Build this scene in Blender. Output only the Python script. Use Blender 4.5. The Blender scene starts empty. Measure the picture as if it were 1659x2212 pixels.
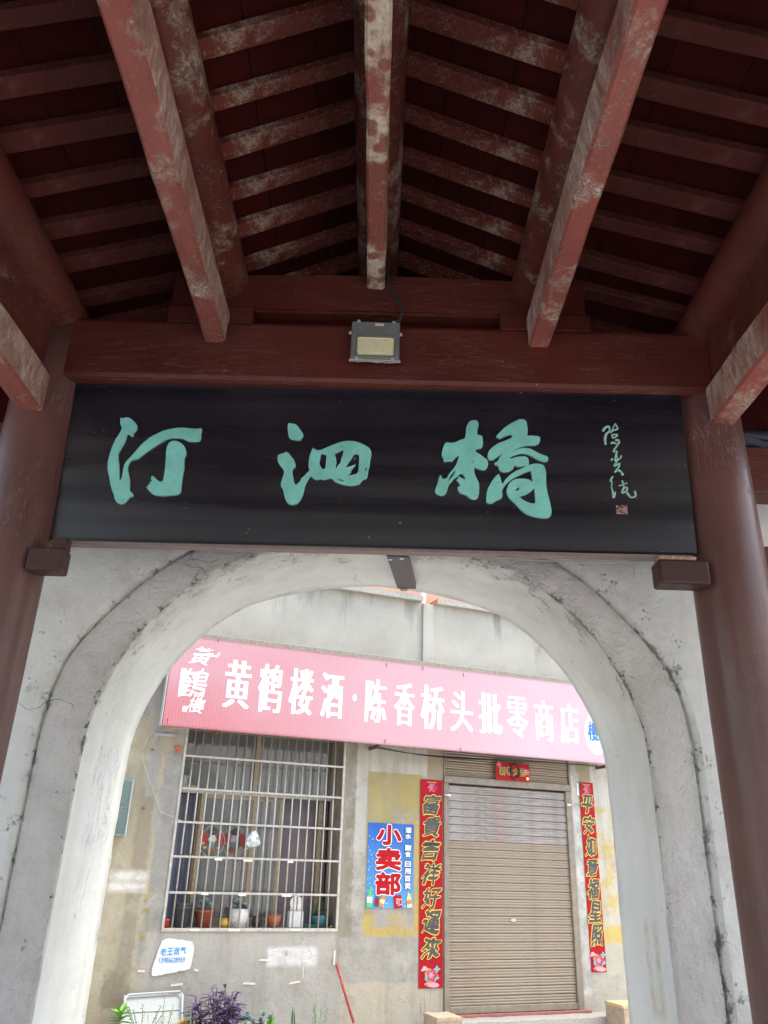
import bpy, bmesh, math, random
from mathutils import Matrix, Vector, noise
random.seed(7)
SC = bpy.context.scene
COL = SC.collection
EH = 1.55                                   # eye height above the floor; the scene is laid out from the eye and lifted at the end

# ------------------------------------------------------------------ camera
R = Matrix(((0.99945, 0.03286, 0.00273), (-0.01577, 0.40599, 0.91374), (0.02892, -0.91328, 0.40629)))
# columns: right, down, forward of the camera in world axes
rt = Vector((R[0][0], R[1][0], R[2][0])).normalized(); dn = Vector((R[0][1], R[1][1], R[2][1])); dn = (dn - dn.dot(rt)*rt).normalized()
fw = rt.cross(dn).normalized()
cam = bpy.data.cameras.new('camera'); camo = bpy.data.objects.new('camera', cam); COL.objects.link(camo)
cam.sensor_fit = 'VERTICAL'; cam.sensor_height = 24; cam.lens = 24*1705/2212; cam.clip_start = .05; cam.clip_end = 400
m = Matrix.Identity(4)
for i in range(3):
    m[i][0] = rt[i]; m[i][1] = -dn[i]; m[i][2] = -fw[i]
m[2][3] = EH
camo.matrix_world = m
SC.camera = camo
# ------------------------------------------------------------------ light
SUN_EL, SUN_AZ = math.radians(66), math.radians(78)     # azimuth measured clockwise from +Y
w = bpy.data.worlds.new('World'); SC.world = w; w.use_nodes = True
nt = w.node_tree; bg = nt.nodes['Background']
sky = nt.nodes.new('ShaderNodeTexSky'); sky.sky_type = 'NISHITA'; sky.sun_disc = False
sky.sun_elevation = SUN_EL; sky.sun_rotation = SUN_AZ; sky.dust_density = 4.0; sky.air_density = 1.6; sky.ozone_density = .6
nt.links.new(sky.outputs[0], bg.inputs[0]); bg.inputs[1].default_value = .15
sl = bpy.data.lights.new('sun', 'SUN'); sl.energy = .6; sl.angle = math.radians(22); sl.color = (1, .97, .93)
so = bpy.data.objects.new('sun', sl); COL.objects.link(so)
sd = Vector((math.sin(SUN_AZ)*math.cos(SUN_EL), math.cos(SUN_AZ)*math.cos(SUN_EL), math.sin(SUN_EL)))
so.rotation_euler = sd.to_track_quat('Z', 'Y').to_euler(); so.location = sd*30
SC.view_settings.view_transform = 'Standard'; SC.view_settings.look = 'None'; SC.view_settings.gamma = 1
SC.view_settings.exposure = 2.0
SC.cycles.max_bounces = 8; SC.cycles.diffuse_bounces = 6; SC.cycles.use_denoising = True

# traced outlines of the carved strokes, metres on the plaque face (x, height above the eye line)
TING = [[(-1.3193,1.9948),(-1.3111,1.9883),(-1.2938,1.9954),(-1.2767,1.9945),(-1.2564,1.9796),(-1.2354,1.9589),(-1.2319,1.9424),(-1.2395,1.9225),(-1.2484,1.9124),(-1.2445,1.9013),(-1.2523,1.8972),(-1.2646,1.9074),(-1.2785,1.9117),(-1.2789,1.8888),(-1.285,1.8592),(-1.2988,1.8297),(-1.3071,1.8036),(-1.3034,1.778),(-1.2931,1.7398),(-1.2859,1.7018),(-1.282,1.6703),(-1.2734,1.6554),(-1.267,1.677),(-1.2664,1.715),(-1.2645,1.7437),(-1.254,1.7663),(-1.2411,1.7807),(-1.2261,1.8023),(-1.2066,1.8351),(-1.181,1.8682),(-1.1487,1.897),(-1.1095,1.9209),(-1.075,1.9348),(-1.0339,1.9437),(-0.998,1.9465),(-0.9673,1.9419),(-0.9369,1.9406),(-0.9096,1.9446),(-0.9076,1.9367),(-0.9112,1.9202),(-0.9081,1.8973),(-0.9114,1.8829),(-0.9241,1.8787),(-0.96,1.8779),(-0.9754,1.8814),(-0.9948,1.8934),(-1.022,1.8947),(-1.052,1.894),(-1.0752,1.8869),(-1.0976,1.8734),(-1.1251,1.8532),(-1.152,1.8299),(-1.1789,1.8066),(-1.2,1.7855),(-1.2107,1.7769),(-1.2224,1.7747),(-1.2385,1.7705),(-1.2475,1.7537),(-1.2501,1.7344),(-1.246,1.7091),(-1.234,1.6778),(-1.2281,1.6527),(-1.2244,1.609),(-1.2098,1.5969),(-1.203,1.5896),(-1.2049,1.5821),(-1.219,1.5781),(-1.2285,1.5623),(-1.2408,1.5454),(-1.2548,1.5413),(-1.2701,1.5459),(-1.2857,1.561),(-1.2934,1.5856),(-1.3053,1.6071),(-1.3196,1.6443),(-1.331,1.6818),(-1.3443,1.7195),(-1.3482,1.7577),(-1.3451,1.7899),(-1.3386,1.8352),(-1.3267,1.8778),(-1.3104,1.911),(-1.3046,1.9341),(-1.3086,1.9539),(-1.3166,1.959),(-1.3179,1.9769)],[(-1.0435,1.8733),(-1.0256,1.8737),(-1.0034,1.8638),(-0.9835,1.8468),(-0.9737,1.8243),(-0.9715,1.805),(-0.9786,1.7888),(-0.9764,1.76),(-0.9723,1.7346),(-0.9754,1.6997),(-0.9761,1.665),(-0.9758,1.6274),(-0.9766,1.6087),(-0.987,1.5973),(-1.0157,1.5929),(-1.062,1.588),(-1.0977,1.5921),(-1.1133,1.5992),(-1.1302,1.6163),(-1.1425,1.6297),(-1.1271,1.6288),(-1.1381,1.6411),(-1.1205,1.6415),(-1.1318,1.6563),(-1.1123,1.6511),(-1.1239,1.6678),(-1.1238,1.6854),(-1.1141,1.6831),(-1.0986,1.6684),(-1.0855,1.658),(-1.0658,1.6566),(-1.0627,1.6881),(-1.0626,1.7261),(-1.0642,1.758),(-1.0665,1.7964),(-1.0693,1.8286),(-1.0641,1.8546),(-1.055,1.8691)]]
SI = [[(-0.4799,1.9781),(-0.4746,1.9836),(-0.4612,1.9794),(-0.4442,1.9789),(-0.4321,1.9668),(-0.4198,1.9506),(-0.4093,1.9345),(-0.4017,1.9203),(-0.4077,1.91),(-0.4116,1.9005),(-0.4199,1.8967),(-0.4407,1.899),(-0.4615,1.9034),(-0.4708,1.9126),(-0.4758,1.9309),(-0.4791,1.9554)],[(-0.5163,1.8111),(-0.5037,1.8166),(-0.491,1.8201),(-0.4786,1.8285),(-0.467,1.8215),(-0.4546,1.8037),(-0.4426,1.792),(-0.432,1.7723),(-0.4288,1.7525),(-0.4359,1.7483),(-0.4428,1.7402),(-0.4426,1.7224),(-0.4357,1.6911),(-0.4304,1.6677),(-0.4195,1.6523),(-0.41,1.6642),(-0.3979,1.6743),(-0.3953,1.6901),(-0.3831,1.7002),(-0.3695,1.7182),(-0.3575,1.7324),(-0.3568,1.7383),(-0.3638,1.756),(-0.3628,1.7879),(-0.3622,1.8079),(-0.356,1.8281),(-0.3499,1.8504),(-0.3404,1.8466),(-0.3288,1.8388),(-0.3104,1.8413),(-0.2887,1.8519),(-0.2597,1.8667),(-0.2306,1.8795),(-0.205,1.8894),(-0.1754,1.8938),(-0.1418,1.8917),(-0.1153,1.8822),(-0.0926,1.8706),(-0.0716,1.8569),(-0.0636,1.839),(-0.0619,1.823),(-0.066,1.8029),(-0.0685,1.7709),(-0.0747,1.7391),(-0.0788,1.7035),(-0.0968,1.6952),(-0.1057,1.6872),(-0.1124,1.6733),(-0.1286,1.6671),(-0.154,1.6626),(-0.1833,1.6658),(-0.2093,1.6729),(-0.2317,1.6822),(-0.2491,1.7002),(-0.2727,1.695),(-0.2926,1.6906),(-0.3021,1.6962),(-0.32,1.6891),(-0.335,1.6954),(-0.3505,1.7088),(-0.3608,1.6968),(-0.3722,1.673),(-0.3782,1.6533),(-0.3804,1.6299),(-0.3859,1.6026),(-0.3971,1.5792),(-0.4106,1.5634),(-0.4283,1.5572),(-0.4449,1.5607),(-0.4585,1.5738),(-0.4693,1.5967),(-0.4746,1.6198),(-0.4836,1.643),(-0.4928,1.6544),(-0.488,1.6781),(-0.4824,1.7018),(-0.4795,1.7235),(-0.4872,1.7432),(-0.5033,1.7607),(-0.5159,1.7803),(-0.5171,1.7963)],[(-0.3095,1.8272),(-0.2871,1.8237),(-0.2785,1.8159),(-0.2792,1.7819),(-0.2808,1.7421),(-0.2972,1.7397),(-0.3052,1.7514),(-0.3144,1.7691),(-0.314,1.789),(-0.3107,1.8011)],[(-0.2457,1.8267),(-0.214,1.8443),(-0.1976,1.8512),(-0.198,1.8198),(-0.2062,1.7996),(-0.2078,1.7776),(-0.2192,1.7634),(-0.2276,1.7473),(-0.235,1.7471),(-0.2311,1.779),(-0.2341,1.8029)],[(-0.1472,1.827),(-0.1336,1.8301),(-0.1196,1.8236),(-0.1176,1.8016),(-0.1182,1.7697),(-0.12,1.7242),(-0.1525,1.7116),(-0.1798,1.7082),(-0.1587,1.7272),(-0.1558,1.7451),(-0.1348,1.7713),(-0.1546,1.7609),(-0.1891,1.749),(-0.1773,1.7723),(-0.1601,1.8006)],[(-0.2241,1.8614),(-0.2005,1.8729),(-0.2001,1.8648),(-0.2221,1.8587)],[(-0.0784,1.7707),(-0.0801,1.737),(-0.0893,1.7367),(-0.0908,1.7466)],[(-0.2341,1.6943),(-0.2067,1.6957),(-0.1879,1.6852),(-0.1875,1.6774),(-0.2097,1.6827)]]
QIAO = [[(0.4181,2.0098),(0.4307,2.018),(0.4517,2.0198),(0.4621,2.0085),(0.4632,1.9901),(0.4563,1.9715),(0.456,1.9395),(0.4718,1.9389),(0.4821,1.931),(0.4829,1.8833),(0.4732,1.8727),(0.4496,1.8713),(0.447,1.8487),(0.4667,1.8379),(0.4912,1.8183),(0.5054,1.8053),(0.5072,1.7831),(0.4987,1.7651),(0.4864,1.7582),(0.4618,1.7643),(0.4373,1.7748),(0.4403,1.7372),(0.4491,1.7154),(0.4611,1.6894),(0.463,1.6677),(0.4597,1.6199),(0.4482,1.6075),(0.432,1.6063),(0.4159,1.6145),(0.4038,1.6272),(0.3754,1.6352),(0.3633,1.6522),(0.3625,1.6653),(0.3796,1.6709),(0.3674,1.6894),(0.356,1.7036),(0.3654,1.7047),(0.3642,1.72),(0.3797,1.7094),(0.4,1.6989),(0.3981,1.7142),(0.39,1.7316),(0.3797,1.738),(0.3675,1.7355),(0.3613,1.7221),(0.3429,1.7107),(0.3307,1.6951),(0.3164,1.6772),(0.3112,1.6553),(0.3024,1.6312),(0.2882,1.6214),(0.2659,1.626),(0.2528,1.6387),(0.2575,1.6584),(0.2655,1.6804),(0.2694,1.7024),(0.2766,1.7223),(0.2807,1.7202),(0.2837,1.7071),(0.2959,1.7021),(0.311,1.71),(0.3224,1.7344),(0.3388,1.7547),(0.3552,1.7795),(0.3634,1.8064),(0.3717,1.8335),(0.3469,1.8194),(0.3346,1.8013),(0.314,1.803),(0.2967,1.7973),(0.2925,1.8182),(0.2842,1.8314),(0.2869,1.8539),(0.2992,1.8926),(0.3116,1.8975),(0.322,1.8932),(0.3469,1.896),(0.376,1.9126),(0.3968,1.9176),(0.4032,1.9474),(0.4054,1.9842)],[(0.3503,1.7572),(0.3535,1.752),(0.3421,1.7261),(0.3266,1.7046),(0.3136,1.6912),(0.3135,1.6999),(0.3273,1.7293)],[(0.4293,1.8044),(0.44,1.7993),(0.4332,1.7791)],[(0.6549,2.0231),(0.6718,2.0318),(0.698,2.0255),(0.7041,1.991),(0.7044,1.9589),(0.7006,1.9442),(0.6797,1.9387),(0.7172,1.9432),(0.7628,1.9397),(0.7641,1.9193),(0.7574,1.9033),(0.7364,1.896),(0.6992,1.8951),(0.6657,1.8831),(0.6406,1.869),(0.63,1.8575),(0.6613,1.8708),(0.6904,1.8769),(0.7191,1.8708),(0.7514,1.8513),(0.7798,1.8385),(0.7993,1.8323),(0.7993,1.8122),(0.7787,1.8095),(0.7504,1.82),(0.7262,1.835),(0.6978,1.8501),(0.669,1.8516),(0.6357,1.8396),(0.6086,1.8233),(0.6187,1.8146),(0.6478,1.8274),(0.6849,1.8318),(0.7032,1.8233),(0.7062,1.7878),(0.6835,1.7819),(0.6548,1.7799),(0.6324,1.7882),(0.6299,1.7682),(0.6091,1.7536),(0.5845,1.7495),(0.5662,1.7579),(0.5605,1.7821),(0.5381,1.7905),(0.5568,1.802),(0.5653,1.8201),(0.5815,1.8473),(0.5531,1.8287),(0.5323,1.8126),(0.5138,1.8135),(0.5078,1.8277),(0.5131,1.8547),(0.5333,1.8777),(0.5626,1.8988),(0.5961,1.9131),(0.6254,1.9275),(0.634,1.939),(0.6301,1.9504),(0.6135,1.95),(0.5883,1.9403),(0.5673,1.9261),(0.5612,1.9351),(0.5508,1.9348),(0.5636,1.9511),(0.5891,1.9792),(0.6188,2.0029)],[(0.5589,1.7356),(0.5655,1.7204),(0.5711,1.6921),(0.5749,1.6791),(0.5918,1.7079),(0.6168,1.7348),(0.646,1.7553),(0.6791,1.7694),(0.7041,1.7855),(0.7331,1.7937),(0.7576,1.7934),(0.7771,1.7872),(0.7833,1.7674),(0.7866,1.7454),(0.7844,1.6884),(0.7888,1.6451),(0.7974,1.6065),(0.8023,1.5766),(0.8053,1.5511),(0.8004,1.5297),(0.784,1.52),(0.7481,1.5208),(0.7163,1.5277),(0.6885,1.5376),(0.6611,1.5604),(0.6377,1.5897),(0.61,1.6149),(0.5984,1.6362),(0.5968,1.6578),(0.6054,1.6798),(0.6201,1.6998),(0.6408,1.7112),(0.6734,1.7142),(0.7059,1.7106),(0.7216,1.6935),(0.7216,1.7175),(0.7177,1.7615),(0.7033,1.7589),(0.666,1.7404),(0.637,1.7243),(0.6121,1.7062),(0.5892,1.6838),(0.5746,1.6616),(0.5714,1.6442),(0.5738,1.6226),(0.5655,1.6116),(0.5452,1.6047),(0.5288,1.5914),(0.5126,1.5859),(0.4986,1.5928),(0.5001,1.6165),(0.5034,1.6512),(0.518,1.6821),(0.539,1.7176)],[(0.6508,1.6275),(0.6833,1.6339),(0.7122,1.6541),(0.729,1.6719),(0.732,1.6394),(0.7338,1.5964),(0.7262,1.5854),(0.6982,1.5912),(0.6704,1.6056)],[(0.6397,1.6697),(0.6641,1.6703),(0.6535,1.6548),(0.6371,1.6479)],[(0.5509,1.6981),(0.559,1.6961),(0.5567,1.6839),(0.5507,1.6872)]]
INSC = [([(1.0772,1.9813),(1.0882,2.0004),(1.1034,2.0089),(1.113,2.0064),(1.1127,1.9821),(1.0961,1.9709),(1.0889,1.9546),(1.0852,1.9331),(1.0885,1.9091)],0.0059),([(1.1135,1.9754),(1.1237,1.9823),(1.1299,2.0014),(1.1415,2.0288),(1.1453,2.0126),(1.1577,1.9966),(1.1263,1.9851)],0.004),([(1.1226,1.9661),(1.1247,1.942),(1.1464,1.9559),(1.1495,1.9654),(1.1274,1.9649)],0.0042),([(1.1122,1.9177),(1.1271,1.9234),(1.1386,1.913),(1.1564,1.9241),(1.1523,1.936),(1.1352,1.9342)],0.0049),([(1.1564,1.9241),(1.1323,1.8915),(1.1188,1.87),(1.1311,1.873),(1.1435,1.8785),(1.1321,1.8518),(1.1275,1.8202)],0.0042),([(1.1374,1.8599),(1.1424,1.8258),(1.1215,1.8017)],0.003),([(1.1085,1.825),(1.1165,1.8357)],0.0049),([(1.1587,1.8525),(1.1578,1.8393),(1.1277,1.8228)],0.004),([(1.1199,1.7964),(1.1561,1.8156),(1.1397,1.7865),(1.1213,1.7626)],0.0049),([(1.139,1.776),(1.1553,1.7686),(1.1598,1.748)],0.0059),([(1.1115,1.7416),(1.0944,1.718),(1.1086,1.7158),(1.0997,1.6898),(1.1074,1.6619),(1.1049,1.6237),(1.1193,1.6622)],0.0045),([(1.1556,1.722),(1.1576,1.6989),(1.1616,1.6888)],0.004),([(1.1369,1.6933),(1.1774,1.7097)],0.0032),([(1.164,1.6888),(1.1479,1.6629),(1.1521,1.6553),(1.1796,1.6738),(1.1714,1.6916)],0.0045),([(1.1739,1.6609),(1.1907,1.6308),(1.2178,1.6442),(1.2102,1.6695)],0.0049)]
SEAL = [(1.1159,1.5936),(1.1692,1.5949),(1.1705,1.5485),(1.1164,1.5484)]
SIGNCH = [('黄',-3.592,-3.304,1.435,1.942),('鹤',-3.226,-2.959,1.425,1.94),('楼',-2.881,-2.606,1.435,1.931),('酒',-2.521,-2.258,1.431,1.918),('陈',-1.999,-1.734,1.429,1.909),('香',-1.645,-1.387,1.424,1.903),('桥',-1.314,-1.006,1.412,1.913),('头',-0.931,-0.636,1.419,1.888),('批',-0.559,-0.244,1.424,1.9),('零',-0.178,0.118,1.41,1.896),('商',0.208,0.483,1.405,1.885),('店',0.57,0.851,1.4,1.884)]


# ------------------------------------------------------------------ geometry helpers
def ray(px, py):
    return rt*(px-829.5) + dn*(py-1106) + fw*1705
def atY(px, py, D):
    r = ray(px, py); return r*(D/r.y)
DIR = Vector((.93, .367, 0)).normalized(); NRM = Vector((-DIR.y, DIR.x, 0)); P0 = Vector((1.611, 10.0, 0))
ANG = math.atan2(DIR.y, DIR.x)
SHOP = Matrix.Translation(P0) @ Matrix.Rotation(ANG, 4, 'Z')       # shop frame: x along the facade, y into it, z up
ID = Matrix.Identity(4)
def S(p, off=0.0):
    r = ray(*p); t = (P0.dot(NRM)-off)/r.dot(NRM); P = r*t
    return (P-P0).dot(DIR), P.z
def k1(x, y): return ((600+x*.5425)*.54, (2500+y*.5425)*.54)
def k2(x, y): return ((1400+x*.6631)*.54, (2300+y*.6631)*.54)
def k3(x, y): return ((560+x*.5063)*.54, (2850+y*.5063)*.54)
def k4(x, y): return ((1300+x*.518)*.54, (2950+y*.518)*.54)
def k5(x, y): return ((1700+x*.518)*.54, (2950+y*.518)*.54)
def k6(x, y): return ((360+x*.663)*.54, (3600+y*.663)*.54)
def k8(x, y): return (x*.5405*.54, (2900+y*.5405)*.54)

TL = {}
def thing(name, label, cat, loc=(0, 0, 0), F=ID, group=None):
    o = bpy.data.objects.new(name, None); COL.objects.link(o); o.empty_display_size = .1
    T = Matrix.Translation(loc); o.matrix_world = F @ T; TL[o.name] = T
    o['label'] = label; o['category'] = cat
    if group: o['group'] = group
    return o
def link(name, me, mt, parent=None, label=None, kind=None, smooth=False):
    o = bpy.data.objects.new(name, me); COL.objects.link(o)
    if mt is not None and not me.materials: me.materials.append(mt)
    if parent is not None:
        o.parent = parent
        if parent.name in TL: o.matrix_parent_inverse = TL[parent.name].inverted()
    if label: o['label'] = label
    if kind: o['kind'] = kind
    if smooth:
        me.polygons.foreach_set('use_smooth', [True]*len(me.polygons))
    return o
def tomesh(bm, name='m'):
    bmesh.ops.recalc_face_normals(bm, faces=bm.faces[:])
    me = bpy.data.meshes.new(name); bm.to_mesh(me); bm.free(); return me
def part(name, bm, mt, parent, label=None, kind=None, smooth=False):
    return link(name, tomesh(bm, name), mt, parent, label, kind, smooth)
def single(name, bm, mt, label, cat, F=ID, group=None, smooth=False, kind=None):
    xs = [v.co.x for v in bm.verts]; ys = [v.co.y for v in bm.verts]; zs = [v.co.z for v in bm.verts]
    c = Vector(((min(xs)+max(xs))/2, (min(ys)+max(ys))/2, min(zs)))
    for v in bm.verts: v.co -= c
    o = link(name, tomesh(bm, name), mt, None, None, kind, smooth)
    o.matrix_world = F @ Matrix.Translation(c)
    if kind != 'structure': o['label'] = label; o['category'] = cat
    if group: o['group'] = group
    return o
def box(bm, x0, x1, y0, y1, z0, z1, bev=0, seg=2):
    vs = [bm.verts.new(p) for p in ((x0,y0,z0),(x1,y0,z0),(x1,y1,z0),(x0,y1,z0),(x0,y0,z1),(x1,y0,z1),(x1,y1,z1),(x0,y1,z1))]
    fs = [bm.faces.new([vs[i] for i in f]) for f in ((0,3,2,1),(4,5,6,7),(0,1,5,4),(1,2,6,5),(2,3,7,6),(3,0,4,7))]
    if bev:
        es = set(e for f in fs for e in f.edges)
        bmesh.ops.bevel(bm, geom=list(es), offset=bev, segments=seg, affect='EDGES', profile=.5)
    return vs
def B(x0, x1, y0, y1, z0, z1, bev=0, seg=2):
    bm = bmesh.new(); box(bm, x0, x1, y0, y1, z0, z1, bev, seg); return bm
def tube(bm, pts, r, n=8, cap=True, rs=None):
    pts = [Vector(p) for p in pts]; rings = []; up = None
    for i, p in enumerate(pts):
        t = (pts[min(i+1, len(pts)-1)] - pts[max(i-1, 0)])
        if t.length < 1e-9: t = Vector((0, 0, 1))
        t.normalize()
        if up is None: up = Vector((0, 0, 1)) if abs(t.z) < .9 else Vector((1, 0, 0))
        a = t.cross(up).normalized(); b = t.cross(a).normalized(); up = -b if False else up
        rr = rs[i] if rs else r
        rings.append([bm.verts.new(p + a*math.cos(2*math.pi*k/n)*rr + b*math.sin(2*math.pi*k/n)*rr) for k in range(n)])
    for i in range(len(rings)-1):
        for k in range(n):
            bm.faces.new((rings[i][k], rings[i][(k+1) % n], rings[i+1][(k+1) % n], rings[i+1][k]))
    if cap:
        bm.faces.new(rings[0][::-1]); bm.faces.new(rings[-1])
    return bm
def lathe(bm, prof, cx, cy, n=24, sx=1, sy=1):
    rings = [[bm.verts.new((cx+r*sx*math.cos(2*math.pi*k/n), cy+r*sy*math.sin(2*math.pi*k/n), z)) for k in range(n)] for r, z in prof]
    for i in range(len(rings)-1):
        for k in range(n):
            bm.faces.new((rings[i][k], rings[i][(k+1) % n], rings[i+1][(k+1) % n], rings[i+1][k]))
    bm.faces.new(rings[0][::-1]); bm.faces.new(rings[-1])
    return bm
def smooth_pts(pts, it=2):
    for _ in range(it):
        q = []
        for i in range(len(pts)-1):
            a, b = Vector(pts[i]), Vector(pts[i+1]); q += [a*.75+b*.25, a*.25+b*.75]
        pts = [Vector(pts[0])] + q + [Vector(pts[-1])]
    return pts
DG = None
def curve_mesh(cu):
    o = bpy.data.objects.new('tmp', cu); COL.objects.link(o)
    dg = bpy.context.evaluated_depsgraph_get(); dg.update()
    me = bpy.data.meshes.new_from_object(o.evaluated_get(dg)); bpy.data.objects.remove(o); bpy.data.curves.remove(cu)
    return me
def poly_mesh(polys, th, bev=0, chaikin=1):
    cu = bpy.data.curves.new('c', 'CURVE'); cu.dimensions = '2D'; cu.fill_mode = 'BOTH'; cu.extrude = th/2; cu.bevel_depth = bev; cu.bevel_resolution = 1
    for pts in polys:
        for _ in range(chaikin):
            q = []
            for i in range(len(pts)):
                a, b = pts[i], pts[(i+1) % len(pts)]
                q += [(a[0]*.8+b[0]*.2, a[1]*.8+b[1]*.2), (a[0]*.2+b[0]*.8, a[1]*.2+b[1]*.8)]
            pts = q
        sp = cu.splines.new('POLY'); sp.points.add(len(pts)-1); sp.use_cyclic_u = True
        for i, p in enumerate(pts): sp.points[i].co = (p[0], p[1], 0, 1)
    return curve_mesh(cu)
GC = {}
def glyph(ch, offset=0.0, shear=0.0):
    """outline of one character or string, as (verts2d, faces), normalised to its own box"""
    key = (ch, offset, shear)
    if key in GC: return GC[key]
    cu = bpy.data.curves.new('t', 'FONT'); cu.body = ch; cu.size = 1; cu.offset = offset; cu.resolution_u = 3; cu.shear = shear
    me = curve_mesh(cu)
    vs = [(v.co.x, v.co.y) for v in me.vertices]; fs = [tuple(p.vertices) for p in me.polygons]
    bpy.data.meshes.remove(me)
    x0 = min(v[0] for v in vs); x1 = max(v[0] for v in vs); y0 = min(v[1] for v in vs); y1 = max(v[1] for v in vs)
    GC[key] = ([((v[0]-x0)/(x1-x0), (v[1]-y0)/(y1-y0)) for v in vs], fs); return GC[key]
def text(name, ch, x0, x1, z0, z1, y, mt, parent, fat=0.0, halo=0.0, nib=0.0, wob=0.0, shear=0.0, off=0.0):
    """flat print, facing -y of its frame. fat thickens the uprights only (song-style lettering), halo thickens
    all round (metres), nib thickens along one diagonal as a broad brush does (metres)"""
    vs, fs = glyph(ch, 0.0, shear); V = []; Fc = []; W = x1-x0; H = z1-z0
    if fat: reps = [(q*fat*W, 0) for q in (-1, -.33, .33, 1)]
    elif halo: reps = [(0, 0)] + [(halo*math.cos(k*math.pi/4), halo*math.sin(k*math.pi/4)) for k in range(8)]
    elif nib: reps = [(nib*q, nib*.75*q) for q in (-1, -.5, 0, .5, 1)]
    else: reps = [(0, 0)]
    if halo and nib: reps = [(a_+nib*q, b_+nib*.75*q) for a_, b_ in reps[1:] for q in (-1, -.33, .33, 1)]
    mx = max(abs(q[0]) for q in reps); mz = max(abs(q[1]) for q in reps)
    for i, (dx, dz) in enumerate(reps):
        b = len(V)
        for (a, c) in vs:
            X = x0 + mx + a*(W-2*mx) + dx; Z = z0 + mz + c*(H-2*mz) + dz
            if wob:
                X += wob*noise.noise(Vector((X*9, Z*9, 3.1))); Z += wob*noise.noise(Vector((X*9, Z*9, 8.7)))
            V.append((X, y - i*.00004, Z))
        Fc += [tuple(b+j for j in f) for f in fs]
    me = bpy.data.meshes.new(name); me.from_pydata(V, [], Fc); me.update()
    return link(name, me, mt, parent)
def quad(name, pts, mt, parent):
    bm = bmesh.new(); bm.faces.new([bm.verts.new(p) for p in pts]); return part(name, bm, mt, parent)

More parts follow.
